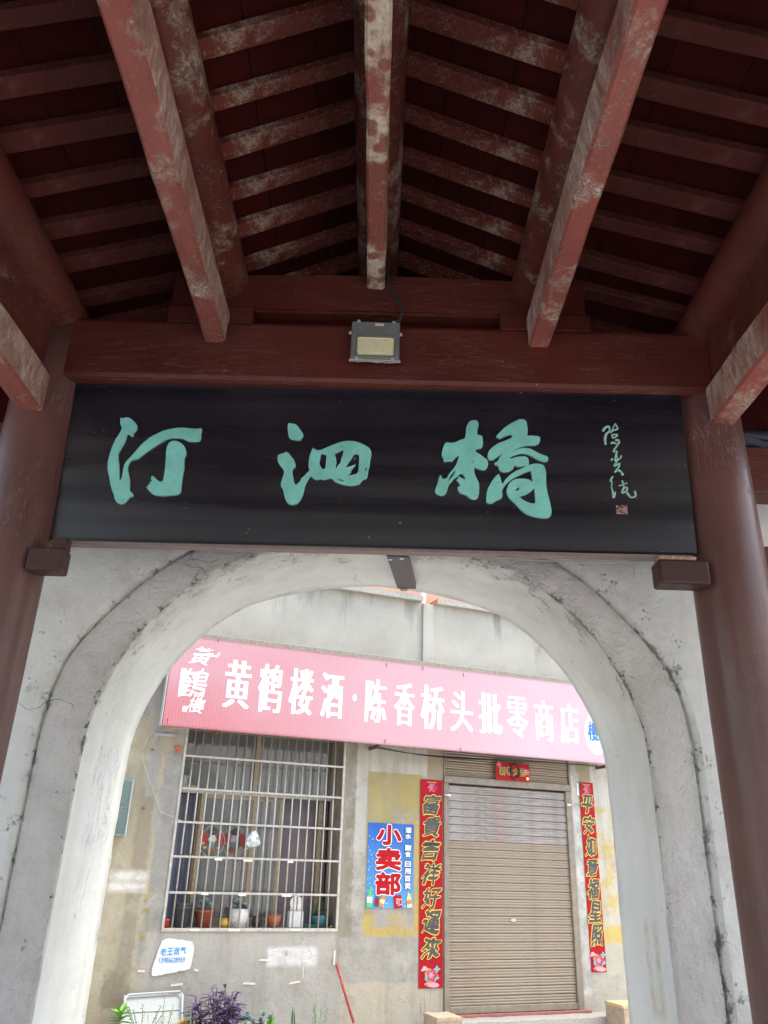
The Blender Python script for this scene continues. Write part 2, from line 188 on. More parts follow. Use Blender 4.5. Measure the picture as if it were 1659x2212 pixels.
# ------------------------------------------------------------------ material helpers
class G:
    def __init__(s, name):
        s.m = bpy.data.materials.new(name); s.m.use_nodes = True; s.t = s.m.node_tree; s.p = s.t.nodes['Principled BSDF']
        s.tc = s.t.nodes.new('ShaderNodeTexCoord').outputs['Object']; s.sep = None
    def n(s, typ, **kw):
        nd = s.t.nodes.new(typ)
        for k, v in kw.items(): setattr(nd, k, v)
        return nd
    def put(s, sock, v):
        if hasattr(v, 'links') or isinstance(v, bpy.types.NodeSocket): s.t.links.new(v, sock)
        elif isinstance(v, (tuple, list)) and len(v) == 3 and sock.type == 'RGBA': sock.default_value = (*v, 1)
        else: sock.default_value = v
    def noise(s, scale, detail=5, rough=.6, stretch=None, dist=0, off=(0, 0, 0)):
        mp = s.n('ShaderNodeMapping'); s.t.links.new(s.tc, mp.inputs[0]); mp.inputs['Location'].default_value = off
        if stretch: mp.inputs['Scale'].default_value = stretch
        nd = s.n('ShaderNodeTexNoise'); s.t.links.new(mp.outputs[0], nd.inputs[0])
        nd.inputs['Scale'].default_value = scale; nd.inputs['Detail'].default_value = detail; nd.inputs['Roughness'].default_value = rough; nd.inputs['Distortion'].default_value = dist
        return nd.outputs[0]
    def vor(s, scale, feature='DISTANCE_TO_EDGE', warp=.0):
        nd = s.n('ShaderNodeTexVoronoi'); nd.feature = feature; nd.inputs['Scale'].default_value = scale
        if warp:
            nn = s.n('ShaderNodeTexNoise'); s.t.links.new(s.tc, nn.inputs[0]); nn.inputs['Scale'].default_value = 4
            a = s.n('ShaderNodeVectorMath', operation='SCALE'); s.t.links.new(nn.outputs[1], a.inputs[0]); a.inputs['Scale'].default_value = warp
            b = s.n('ShaderNodeVectorMath', operation='ADD'); s.t.links.new(s.tc, b.inputs[0]); s.t.links.new(a.outputs[0], b.inputs[1]); s.t.links.new(b.outputs[0], nd.inputs[0])
        else: s.t.links.new(s.tc, nd.inputs[0])
        return nd.outputs[0]
    def rng(s, v, a, b, c=0., d=1.):
        nd = s.n('ShaderNodeMapRange'); s.put(nd.inputs[0], v)
        for i, q in enumerate((a, b, c, d)): nd.inputs[i+1].default_value = q
        return nd.outputs[0]
    def ma(s, op, a, b=0.0):
        nd = s.n('ShaderNodeMath', operation=op); s.put(nd.inputs[0], a); s.put(nd.inputs[1], b); return nd.outputs[0]
    def mix(s, f, a, b):
        nd = s.n('ShaderNodeMix', data_type='RGBA'); s.put(nd.inputs[0], f); s.put(nd.inputs[6], a); s.put(nd.inputs[7], b); return nd.outputs[2]
    def xyz(s):
        if s.sep is None:
            s.sep = s.n('ShaderNodeSeparateXYZ'); s.t.links.new(s.tc, s.sep.inputs[0])
        return s.sep.outputs
    def rect(s, x0, x1, z0, z1, soft=.006, wob=.02, wsc=6):
        k = (wob, wsc)
        if not hasattr(s, 'wc'): s.wc = {}
        if k not in s.wc:
            a = s.noise(wsc, 5, .65); b = s.noise(wsc, 5, .65, off=(7, 3, 5)); x, _, z = s.xyz()
            s.wc[k] = (s.ma('ADD', x, s.rng(a, 0, 1, -wob*2, wob*2)), s.ma('ADD', z, s.rng(b, 0, 1, -wob*2, wob*2)))
        x, z = s.wc[k]
        r = s.rng(x, x0-soft, x0+soft)
        for q in (s.rng(x, x1+soft, x1-soft), s.rng(z, z0-soft, z0+soft), s.rng(z, z1+soft, z1-soft)): r = s.ma('MULTIPLY', r, q)
        return r
    def mul(s, a, b):
        nd = s.n('ShaderNodeMix', data_type='RGBA', blend_type='MULTIPLY'); nd.inputs[0].default_value = 1; s.put(nd.inputs[6], a); s.put(nd.inputs[7], b); return nd.outputs[2]
    def bump(s, h, dist=.01, st=1.):
        nd = s.n('ShaderNodeBump'); s.put(nd.inputs['Height'], h); nd.inputs['Distance'].default_value = dist; nd.inputs['Strength'].default_value = st
        s.t.links.new(nd.outputs[0], s.p.inputs['Normal'])
    def done(s, col, rough=.7, metal=0., spec=None):
        s.put(s.p.inputs['Base Color'], col); s.put(s.p.inputs['Roughness'], rough); s.p.inputs['Metallic'].default_value = metal
        if spec is not None: s.p.inputs['Specular IOR Level'].default_value = spec
        return s.m
def flat(name, col, rough=.6, metal=0., var=.12, sc=30, spec=None, bump=0):
    g = G(name); nz = g.noise(sc, 4)
    c = g.mix(g.rng(nz, .3, .7), tuple(q*(1-var) for q in col), tuple(min(1, q*(1+var)) for q in col))
    if bump: g.bump(nz, bump)
    return g.done(c, rough, metal, spec)
def redwood(name, c=(.150, .036, .026), dust=.3, dustc=(.30, .25, .20), rough=.42, stretch=(1, .12, 1), web=True, lo=.52, holes=False, psc=2.6, side=0.0, wst=None, ga=.4, spec=.25):
    g = G(name)
    grain = g.noise(26, 6, .65, stretch); big = g.noise(2.2, 4); fine = g.noise(70, 4)
    col = g.mix(g.rng(big, .3, .7), tuple(q*.78 for q in c), tuple(q*1.18 for q in c))
    col = g.mix(g.rng(grain, .35, .75, 0, ga), col, tuple(q*.55 for q in c))
    chips = g.rng(g.noise(40, 3, .5, off=(3, 1, 2)), .765, .775)
    col = g.mix(g.ma('MULTIPLY', chips, .8), col, (.45, .36, .28))
    if dust:
        patch = g.rng(g.noise(psc, 6, .7, dist=.3, off=(1, 5, 2)), lo, lo+.12)
        f1 = g.rng(g.noise(38, 7, .8, dist=1.2), .40, .60)
        d = g.ma('MULTIPLY', patch, f1)
        if holes:
            ho = g.rng(g.vor(13, 'F1', .12), .30, .45); d = g.ma('MULTIPLY', patch, g.ma('MAXIMUM', g.ma('MULTIPLY', f1, .35), ho))
        d = g.ma('MULTIPLY', d, dust)
        if side:      # dust clings to the upright faces
            ge = g.n('ShaderNodeNewGeometry'); sz = g.n('ShaderNodeSeparateXYZ'); g.t.links.new(ge.outputs['Normal'], sz.inputs[0])
            up_ = g.rng(g.ma('ABSOLUTE', sz.outputs[2]), .6, .3); sn = g.rng(g.noise(20, 7, .8, (1, 1, .35), dist=.8, off=(5, 1, 3)), .36, .62)
            sn = g.ma('MULTIPLY', sn, g.rng(g.noise(1.3, 4, .6, off=(2, 2, 8)), .36, .56)); d = g.ma('MAXIMUM', d, g.ma('MULTIPLY', g.ma('MULTIPLY', up_, sn), side))
        if web:
            n1 = g.noise(11, 3, .55, wst, dist=2.2, off=(3, 9, 1)); l1 = g.rng(g.ma('ABSOLUTE', g.ma('SUBTRACT', n1, .5)), .010, .0)
            n2 = g.noise(17, 2, .5, wst, dist=2.8, off=(8, 2, 4)); l2 = g.rng(g.ma('ABSOLUTE', g.ma('SUBTRACT', n2, .5)), .008, .0)
            wz = g.rng(g.noise(2.1, 4, off=(4, 4, 9)), .44, .56)
            d = g.ma('MAXIMUM', d, g.ma('MULTIPLY', g.ma('MULTIPLY', g.ma('MAXIMUM', l1, l2), wz), min(1, dust*1.1)))
        dc = g.mix(g.rng(fine, .3, .7), tuple(q*.75 for q in dustc), tuple(q*1.25 for q in dustc))
        col = g.mix(d, col, dc); ro = g.ma('ADD', g.rng(d, 0, .5, rough, .95), g.rng(g.noise(6, 7, .7, stretch, off=(9, 9, 2)), .35, .7, -.08, .22))
        h = g.ma('ADD', g.ma('MULTIPLY', grain, ga), g.ma('MULTIPLY', d, .8))
    else:
        ro = g.rng(fine, .3, .7, rough-.06, rough+.12); h = grain
    g.bump(h, .005); return g.done(col, ro, spec=spec)
M = {}
M['wood'] = redwood('red_painted_timber', c=(.050, .021, .018), dust=.35, lo=.6, web=False)
M['beam'] = redwood('dark_red_beam_paint', c=(.080, .0175, .0125), dust=.17, stretch=(.12, 1, 1), rough=.36, lo=.72, wst=(.10, 1, 1.6), ga=.12)
M['tie'] = redwood('dusty_red_tie_beam', c=(.235, .064, .048), dust=1.0, dustc=(.56, .47, .37), lo=.53, psc=3.6, side=.9)
M['tieridge'] = redwood('dust_crusted_ridge_beam', c=(.22, .062, .047), dust=.92, dustc=(.42, .35, .26), lo=.47, holes=True, psc=3.4)
M['column'] = redwood('brown_red_column_paint', c=(.100, .042, .035), spec=.45, dust=.25, stretch=(1, 1, .12), rough=.33, wst=(1, 1, .2), ga=.15, lo=.66)
M['purlin'] = redwood('dusty_red_purlin', c=(.100, .022, .015), dust=.95, dustc=(.46, .38, .28), lo=.51, psc=3.5)
M['rafter'] = redwood('dusty_rafter', spec=.1, rough=.7, c=(.115, .026, .019), dust=.95, dustc=(.54, .46, .35), stretch=(.12, 1, 1), lo=.51)
M['smoothpurlin'] = redwood('smooth_red_purlin', c=(.088, .021, .015), dust=.35, dustc=(.34, .28, .21), lo=.60, psc=3.5, ga=.2)
M['plainrafter'] = redwood('plain_dark_rafter', spec=.1, rough=.7, c=(.085, .022, .018), dust=.5, dustc=(.24, .20, .16), stretch=(.12, 1, 1), lo=.56)
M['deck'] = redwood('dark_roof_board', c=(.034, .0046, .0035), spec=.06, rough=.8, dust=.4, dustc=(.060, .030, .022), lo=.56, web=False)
M['gap'] = flat('grey_roof_tile', (.020, .018, .017), .9)
M['sheenblack'] = None
def plaque_mat():
    g = G('black_lacquer_board'); a = g.noise(1.2, 5, .6, (.25, 1, 5)); b = g.noise(60, 4)
    col = g.mix(g.rng(a, .35, .7), (.006, .005, .009), (.013, .011, .017))
    col = g.mix(g.ma('MULTIPLY', g.rng(g.noise(45, 2, .5, off=(4, 4, 4)), .755, .77), .8), col, (.3, .27, .24))
    x, y, z = g.xyz()
    h = g.ma('ADD', g.noise(1.0, 2, .4, (.05, 1, 3.0)), g.ma('MULTIPLY', b, .01)); g.bump(h, .018)
    return g.done(col, g.rng(a, .3, .7, .22, .38), spec=.6)
M['plaque'] = plaque_mat()
g = G('teal_enamel'); nz = g.noise(9, 7, .7); g.bump(nz, .004); M['teal'] = g.done(g.mix(g.rng(nz, .3, .7), (.125, .37, .31), (.20, .53, .46)), .5)
M['tealpale'] = flat('pale_green_enamel', (.26, .45, .37), .5)
M['tealrim'] = flat('pale_teal_rim', (.24, .50, .44), .5)
M['seal'] = flat('faded_red_seal', (.34, .19, .17), .7, var=.3, sc=60)
M['iron'] = flat('grey_iron', (.12, .12, .12), .5, .3)
def plaster(name, c, c2, grime=(.10, .085, .06), crack=.6, attr=True, rough=.85, extra=None, bd=.012, blot=.5):
    g = G(name); big = g.noise(.9, 6, .6); mid = g.noise(5, 6, .65); fine = g.noise(60, 5, .7)
    col = g.mix(g.rng(big, .35, .68), c, c2); col = g.mix(g.ma('MULTIPLY', g.rng(mid, .5, .75), blot), col, tuple(q*.84 for q in c))
    streak = g.noise(5, 5, .6, (1.5, 1.5, .14)); col = g.mix(g.ma('MULTIPLY', g.rng(streak, .52, .75), .35), col, tuple(q*.72 for q in c))
    if crack:
        v = g.rng(g.vor(1.4, warp=.5), .009, .001); v = g.ma('MULTIPLY', v, g.rng(g.noise(1.7, 3, off=(9, 2, 4)), .56, .62)); col = g.mix(g.ma('MULTIPLY', v, crack), col, (.07, .06, .05))
    sp = g.rng(g.noise(34, 3, .5, off=(2, 8, 1)), .765, .785); col = g.mix(g.ma('MULTIPLY', sp, .7), col, grime)
    h = g.ma('ADD', g.ma('MULTIPLY', mid, 1.0), g.ma('MULTIPLY', fine, .12))
    if attr:
        at = g.n('ShaderNodeAttribute'); at.attribute_name = 'grime'
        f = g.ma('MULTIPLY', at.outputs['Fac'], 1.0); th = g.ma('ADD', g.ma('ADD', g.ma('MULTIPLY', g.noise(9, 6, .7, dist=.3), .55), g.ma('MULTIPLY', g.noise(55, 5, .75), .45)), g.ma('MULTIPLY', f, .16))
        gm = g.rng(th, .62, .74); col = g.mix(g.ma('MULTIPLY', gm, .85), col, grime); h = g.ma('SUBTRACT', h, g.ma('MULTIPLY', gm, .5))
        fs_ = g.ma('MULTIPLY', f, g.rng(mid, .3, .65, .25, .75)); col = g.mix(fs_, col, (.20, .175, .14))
        col = g.mix(g.ma('MULTIPLY', g.rng(g.noise(1.7, 6, .7, off=(3, 3, 7)), .50, .68), .30), col, (.36, .36, .28))
    if extra: col, h = extra(g, col, h)
    g.bump(h, bd); return g.done(col, rough)
M['ring'] = plaster('pinkish_grey_plaster', (.54, .495, .465), (.66, .62, .585), blot=.8, bd=.05)
M['gate'] = plaster('pale_grey_plaster', (.70, .68, .635), (.77, .75, .71), blot=.6, bd=.02)
def peel(g, col, h):
    # flaked patch on the left jamb and a dried glue mark on the right one
    x, y, z = g.xyz()
    side = g.rng(x, -.9, -1.0)
    f = g.ma('MULTIPLY', g.rect2(4.25, 4.62, .02, .55), side)
    f = g.ma('MULTIPLY', f, g.rng(g.noise(5, 6, .65, (1, 3.2, .8), off=(0, 2, 1)), .52, .53)); col = g.mix(f, col, (.52, .53, .54)); h = g.ma('SUBTRACT', h, g.ma('MULTIPLY', f, .8))
    r = g.rng(x, .9, 1.0)
    f2 = g.ma('MULTIPLY', g.ma('SUBTRACT', g.rect2(4.17, 4.36, -.62, -.22), g.ma('MULTIPLY', g.rect2(4.22, 4.31, -.56, -.22), .85)), r)
    f2 = g.ma('MULTIPLY', f2, g.rng(g.noise(16, 5, .7), .3, .62)); col = g.mix(g.ma('MULTIPLY', f2, .85), col, (.36, .30, .20))
    return col, h
def rect2(g, y0, y1, z0, z1, soft=.03):
    x, y, z = g.xyz(); r = g.rng(y, y0-soft, y0+soft)
    for q in (g.rng(y, y1+soft, y1-soft), g.rng(z, z0-soft, z0+soft), g.rng(z, z1+soft, z1-soft)): r = g.ma('MULTIPLY', r, q)
    return r
G.rect2 = rect2
M['intrados'] = plaster('whitewashed_plaster', (.52, .535, .515), (.59, .60, .58), grime=(.16, .14, .08), blot=.25, extra=peel, crack=.5, bd=.008)
g = G('rough_ground'); nz = g.noise(3, 8, .7); g.bump(nz, .01); M['ground'] = g.done(g.mix(g.rng(nz, .3, .7), (.44, .43, .41), (.52, .51, .48)), .9)
M['paving'] = plaster('stone_paving', (.50, .48, .45), (.56, .54, .51), attr=False, crack=.3)

# ------------------------------------------------------------------ setting
gb = bmesh.new(); gs = 150
gb.faces.new([gb.verts.new(p) for p in ((-gs, -gs, -EH-.12), (gs, -gs, -EH-.12), (gs, gs, -EH-.12), (-gs, gs, -EH-.12))])
single('ground', gb, M['ground'], '', '', kind='structure')
single('gallery_floor', B(-3.4, 3.4, -7, 4.9, -EH-.2, -EH, .01), M['paving'], '', '', kind='structure')

# ------------------------------------------------------------------ timber gallery
gal = thing('timber_gallery', 'dark red painted timber gallery with open rafters over the black name board', 'gallery', (0, 1, -EH))
XC = -.055
def beam_box(x0, x1, y0, y1, z0, z1, bev=.012, yaw=0.0, wob=.004):
    bm = B(x0, x1, y0, y1, z0, z1, bev)
    if yaw:
        for v in bm.verts: v.co.y -= yaw*v.co.x
    return bm
def long_beam(xa, xb, ya, yb, z0, z1, n=26, bev=.012):
    """a squared beam along Y with slightly hewn, wavy arrises"""
    bm = bmesh.new(); prof = []
    for (x, z, sx, sz) in ((xa, z0, 1, 1), (xb, z0, -1, 1), (xb, z1, -1, -1), (xa, z1, 1, -1)):
        prof += [(x, z, sx, sz)]
    rings = []
    for i in range(n+1):
        y = ya + (yb-ya)*i/n; r = []
        for (x, z, sx, sz) in prof:
            w1 = .006*noise.noise(Vector((x*9, y*5, z*9)))+.004*noise.noise(Vector((x*20, y*19, z*9))); w2 = .005*noise.noise(Vector((x*9+5, y*5, z*9)))
            pts = ((x+w1, z+sz*bev+w2), (x+sx*bev+w1, z+w2)) if (sx*sz > 0) else ((x+sx*bev+w1, z+w2), (x+w1, z+sz*bev+w2))
            for p in pts: r.append(bm.verts.new((p[0], y, p[1])))
        rings.append(r)
    k = len(rings[0])
    for i in range(n):
        for j in range(k): bm.faces.new((rings[i][j], rings[i][(j+1) % k], rings[i+1][(j+1) % k], rings[i+1][j]))
    bm.faces.new(rings[0][::-1]); bm.faces.new(rings[-1]); return bm
def long_round(xc, zc, r, ya, yb, n=26, s=20):
    bm = bmesh.new(); rings = []
    for i in range(n+1):
        y = ya + (yb-ya)*i/n; rr = r*(1+.03*noise.noise(Vector((xc*3, y*1.5, zc)))); dx = .01*noise.noise(Vector((xc, y*.8, 3)))
        rings.append([bm.verts.new((xc+dx+rr*math.cos(2*math.pi*k/s), y, zc+rr*math.sin(2*math.pi*k/s))) for k in range(s)])
    for i in range(n):
        for k in range(s): bm.faces.new((rings[i][k], rings[i][(k+1) % s], rings[i+1][(k+1) % s], rings[i+1][k]))
    bm.faces.new(rings[0][::-1]); bm.faces.new(rings[-1]); return bm
YA, YB = -2.4, 3.98
# (centre x, underside of the tie beam, its height, centre height of the round purlin, its radius)
lines = [(-.072, 2.823, .19, 3.25, .118), (-.887, 2.418, .205, 2.86, .120), (.777, 2.437, .205, 2.87, .120), (-1.735, 1.966, .21, 2.60, .132), (1.66, 2.018, .21, 2.62, .132)]
ylen = {0: 3.40, 1: 3.42, 2: 3.40, 3: 3.40, 4: 3.38}
for i, (x, zb, h, zc, r) in enumerate(lines):
    hw = .049 if i == 0 else (.053 if i < 3 else .062)
    part('tie_beam', long_beam(x-hw, x+hw, YA, ylen[i], zb, zb+h), M['tieridge' if i == 0 else 'tie'], gal)
    part('filler_board', long_beam(x-.02, x+.02, YA, 3.39, zb+h-.005, zc-r+.012, bev=.003), M['purlin' if i < 3 else 'smoothpurlin'], gal)
    part('purlin', long_round(x, zc, r, YA, YB), M['purlin' if i < 3 else 'smoothpurlin'], gal, smooth=True)
for x, y0 in ((-2.78, 0), (2.70, 0)):
    part('purlin', long_round(x, 2.36, .09, YA, YB), M['purlin'], gal, smooth=True)
# columns
def column(x, y, r=.168):
    bm = bmesh.new(); n = 14; s = 40; rings = []
    for i in range(n+1):
        z = -EH + .14 + (2.52+EH-.14)*i/n; rr = r*(1.0 + .012*noise.noise(Vector((x, y, z*1.3))))
        rings.append([bm.verts.new((x+rr*math.cos(2*math.pi*k/s), y+rr*math.sin(2*math.pi*k/s), z)) for k in range(s)])
    for i in range(n):
        for k in range(s): bm.faces.new((rings[i][k], rings[i][(k+1) % s], rings[i+1][(k+1) % s], rings[i+1][k]))
    bm.faces.new(rings[0][::-1]); bm.faces.new(rings[-1])
    c = part('column', bm, M['column'], gal, smooth=True)
    part('column_base', lathe(bmesh.new(), [(.2, -EH-.001), (.235, -EH+.05), (.22, -EH+.1), (.18, -EH+.139)], x, y, 32), M['paving'], c, smooth=True)
    return c
cl = column(-1.74, 3.5); cr = column(1.648, 3.5)
for x in (-1.74, 1.648): column(x, -.9)
part('bracket_block', beam_box(-1.60, -1.438, 3.37, 3.47, 1.160, 1.272, .012), M['wood'], cl)
part('bracket_block', beam_box(1.268, 1.50, 3.36, 3.47, 1.190, 1.308, .012), M['wood'], cr)
part('bracket_peg', beam_box(-1.51, -1.445, 3.39, 3.46, 1.273, 1.33, .004), M['wood'], cl)
part('bracket_peg', beam_box(1.28, 1.45, 3.375, 3.46, 1.309, 1.330, .006), M['tie'], cr)
# cross beams of the two trusses
YAW = .0145
for yo in (3.35, -1.05):
    b = beam_box(-1.74, 1.66, yo, yo+.26, 2.19, 2.555, .028, YAW)
    part('cross_beam', b, M['beam'], gal)
    bm = bmesh.new()      # upper beam with gently cambered top
    n = 16; xa, xb = -1.165, 1.05
    top = [(xa+(xb-xa)*i/n, 2.885+.028*math.sin(math.pi*i/n)) for i in range(n+1)]
    out = [(xa, 2.665), (xb, 2.665)] + top[::-1]
    f = [bm.verts.new((p[0], yo+.05, p[1])) for p in out]; bk = [bm.verts.new((p[0], yo+.24, p[1])) for p in out]
    bm.faces.new(f); bm.faces.new(bk[::-1])
    for i in range(len(out)): bm.faces.new((f[i], f[(i+1) % len(out)], bk[(i+1) % len(out)], bk[i]))
    es = [e for e in bm.edges if abs(e.verts[0].co.y-e.verts[1].co.y) < 1e-6 and e.verts[0].co.y < yo+.1]
    bmesh.ops.bevel(bm, geom=es, offset=.014, segments=2, affect='EDGES')
    for v in bm.verts: v.co.y -= YAW*v.co.x
    part('upper_cross_beam', bm, M['beam'], gal)
    part('cushion_block', beam_box(-1.16, -.71, yo+.02, yo+.23, 2.556, 2.664, .008, YAW), M['beam'], gal)
    part('cushion_block', beam_box(.586, 1.06, yo+.02, yo+.23, 2.556, 2.664, .008, YAW), M['beam'], gal)
    part('infill_board', beam_box(-.70, .58, yo+.12, yo+.15, 2.55, 2.664, 0, YAW), M['deck'], gal)
    part('king_post', beam_box(-.14, .0, yo+.09, yo+.22, 2.90, 3.15, .008, YAW), M['beam'], gal)
for sx, xa, xb in ((1, 1.80, 3.4), (-1, -3.4, -1.88)):
    part('side_beam', beam_box(xa, xb, 3.50, 3.64, 1.725, 1.99, .012), M['beam'], gal)
    part('side_rail', beam_box(xa, xb, 3.50, 3.60, 1.31, 1.445, .01), M['beam'], gal)
    part('side_beam', beam_box(xa, xb, -1.0, -.86, 1.725, 1.99, .012), M['beam'], gal)
part('added_dark_block', beam_box(-3.4, -1.90, 3.70, 3.82, 2.11, 2.46, .012), M['deck'], gal)  # added dark block, darkens the bright strip of wall beyond the column
part('added_dark_block', beam_box(1.84, 3.4, 3.70, 3.82, 2.15, 2.50, .012), M['deck'], gal)  # added dark block, stands in for dark clutter above the side beam
# rafters: laid across the purlins, one piece per roof step
def ztop(i): return lines[i][3] + lines[i][4]
nodes_r = [(-.072, ztop(0)), (.777, ztop(2)), (1.66, ztop(4)-.01), (2.95, 2.40)]
nodes_l = [(-.072, ztop(0)), (-.887, ztop(1)), (-1.735, ztop(3)-.01), (-3.03, 2.38)]
RT = .050; PITCH = .2545
rm = {}
def seg_mesh(key, L, wdt, th, zoff):
    if key in rm: return rm[key]
    bm = bmesh.new(); box(bm, -.03, L+.03, -wdt/2, wdt/2, zoff, zoff+th, .004, 1)
    rm[key] = tomesh(bm, key); return rm[key]
ys = []
y = 3.90 - .16
while y > YA+.1: ys.append(y); y -= PITCH
for side, nd in ((0, nodes_r), (1, nodes_l)):
    for k in range(3):
        (x0, z0), (x1, z1) = nd[k], nd[k+1]; L = math.hypot(x1-x0, z1-z0); a = math.atan2(z1-z0, x1-x0)
        X = Vector((math.cos(a), 0, math.sin(a))); Zv = Vector((-math.sin(a), 0, math.cos(a)))
        if Zv.z < 0: Zv = -Zv
        Yv = Zv.cross(X)
        base = Matrix(((X.x, Yv.x, Zv.x, x0), (X.y, Yv.y, Zv.y, 0), (X.z, Yv.z, Zv.z, z0), (0, 0, 0, 1)))
        for j, yy in enumerate(ys):
            me = seg_mesh('rafter_%d' % (k + 3*side), L, .086, RT, .004 + .0)
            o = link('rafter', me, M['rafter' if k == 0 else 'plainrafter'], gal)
            # alternate steps overlap side by side like scarfed rafters
            o.matrix_parent_inverse = TL[gal.name].inverted()
            o.matrix_basis = Matrix.Translation((0, yy + random.uniform(-.016, .016) + (.002 if k % 2 else 0), .002*k)) @ base @ Matrix.Rotation(random.uniform(-.016, .016), 4, 'Z') @ Matrix.Diagonal((1, random.uniform(.86, 1.18), 1, 1))
        # roof boards lie on the rafters, joints left open
        nb = {0: 3, 1: 3, 2: 4}[k]; bw = L/nb
        bl = PITCH*3
        for q in range(nb):
            for s2 in range(9):
                key = 'board_%d_%d' % (k, side)
                if key not in rm:
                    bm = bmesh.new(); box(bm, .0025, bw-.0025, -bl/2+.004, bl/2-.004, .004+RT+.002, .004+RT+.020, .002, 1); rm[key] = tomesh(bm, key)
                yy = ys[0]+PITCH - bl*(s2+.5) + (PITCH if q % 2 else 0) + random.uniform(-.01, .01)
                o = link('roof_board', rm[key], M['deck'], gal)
                o.matrix_basis = Matrix.Translation((0, yy, random.uniform(0, .004))) @ base @ Matrix.Translation((q*bw, 0, 0)) @ Matrix.Rotation(random.uniform(-.006, .006), 4, 'Z')
        bm = bmesh.new(); box(bm, -.05, L+.05, -.12, YB-YA+.3, .07, .13)
        o = part('tile_course', bm, M['gap'], gal, kind='stuff'); o.matrix_basis = Matrix.Translation((0, YA-.05, 0)) @ Matrix(((X.x, 0, Zv.x, x0), (0, 1, 0, 0), (X.z, 0, Zv.z, z0), (0, 0, 0, 1)))

bm = bmesh.new(); gp = [(-1.9, 2.2), (1.82, 2.2), (1.82, ztop(4)), (.777, ztop(2)+.02), (-.072, ztop(0)+.02), (-.887, ztop(1)+.02), (-1.9, ztop(3))]
gp = gp[:2]+[(p[0], p[1]+.06) for p in gp[2:]]; f1 = [bm.verts.new((p[0], 3.92, p[1])) for p in gp]; f2 = [bm.verts.new((p[0], 3.95, p[1])) for p in gp]; bm.faces.new(f1); bm.faces.new(f2[::-1])
for i in range(len(gp)): bm.faces.new((f1[i], f1[(i+1) % len(gp)], f2[(i+1) % len(gp)], f2[i]))
part('dark_gap_board', bm, M['deck'], gal)  # added board; its dark colour stands in for shade above the truss

# ------------------------------------------------------------------ name board
def PY(x, z): return 3.573 - .0245*x - .08*z
board = thing('name_board', 'long black lacquered name board with three big teal characters', 'sign', (-.06, 3.5, 1.36))
def slab(x0, x1, z0, z1, f0, f1, bev=0, nx=1, skew=(0, 0, 0, 0)):
    """slab parallel to the board face: f0 and f1 are its distances in front of the face plane (negative = behind)"""
    bm = bmesh.new(); box(bm, x0, x1, 0, 1, z0, z1)
    for v in bm.verts:
        f = f0 if v.co.y < .5 else f1
        # the board's ends follow the slightly uneven corners
        if z1-z0 > .5: v.co.z += .007*(v.co.x+.06)/1.5*(1 if v.co.z < (z0+z1)/2 else .4)
        v.co.y = PY(v.co.x, v.co.z) - f
    if bev: bmesh.ops.bevel(bm, geom=bm.edges[:], offset=bev, segments=2, affect='EDGES')
    return bm
part('board_panel', slab(-1.583, 1.482, 1.358, 2.215, 0, -.045, .006), M['plaque'], board)
part('bottom_batten', slab(-1.575, 1.46, 1.342, 1.356, -.002, -.06, .003), flat('mauve_brown_paint', (.16, .11, .10), .5), board)
part('edge_lip', slab(-1.58, 1.477, 1.364, 1.373, .006, .0005, .002), M['plaque'], board)
def stroke_obj(name, polys, mt, rim, th=.010):
    me = poly_mesh(polys, th, .0018, 1)
    for v in me.vertices:
        v.co = Vector((v.co.x, PY(v.co.x, v.co.y) - (v.co.z + th/2 - .001), v.co.y))
    me.materials.clear(); me.materials.append(mt); me.materials.append(rim)
    for p in me.polygons:
        if abs(p.normal.y) < .8: p.material_index = 1
    return link(name, me, None, board)
stroke_obj('carved_character', TING, M['teal'], M['tealrim'], .014)
stroke_obj('carved_character', SI, M['teal'], M['tealrim'], .014)
stroke_obj('carved_character', QIAO, M['teal'], M['tealrim'], .014)
groups = [INSC[:4], INSC[4:10], INSC[10:]]
for grp in groups:
    bm = bmesh.new()
    for pts, w_ in grp:
        p3 = [Vector((p[0], PY(*p)-.0015, p[1])) for p in pts]; p3 = smooth_pts(p3, 2)
        n_ = len(p3); tube(bm, p3, w_, 8, True, [w_*(.75+.45*math.sin(1+5*i/n_)**2) for i in range(n_)])
    part('signature_character', bm, M['tealpale'], board, smooth=True)
# seal: small raised red square cut by carved lines
sp = [Vector((p[0], 0, p[1])) for p in SEAL]
bm = bmesh.new()
def uvq(u, v): return sp[0]*(1-u)*(1-v) + sp[1]*u*(1-v) + sp[2]*u*v + sp[3]*(1-u)*v
random.seed(3)
for i in range(9):
    for j in range(7):
        if random.random() < .22: continue
        a, b_ = i/9+.008, (i+1)/9-.012*random.random(); c, d_ = j/7+.01, (j+1)/7-.045*random.random()
        bm.faces.new([bm.verts.new((q.x, PY(q.x, q.z)-.003, q.z)) for q in (uvq(a, c), uvq(b_, c), uvq(b_, d_), uvq(a, d_))])
part('seal', bm, M['seal'], board)
bm = bmesh.new(); tube(bm, smooth_pts([(.55, 3.49, 1.338), (.8, 3.47, 1.318), (1.05, 3.46, 1.315), (1.25, 3.43, 1.318), (1.46, 3.39, 1.328)], 2), .0035, 6)
part('hanging_wire', bm, flat('grey_wire', (.2, .19, .17), .6), board)

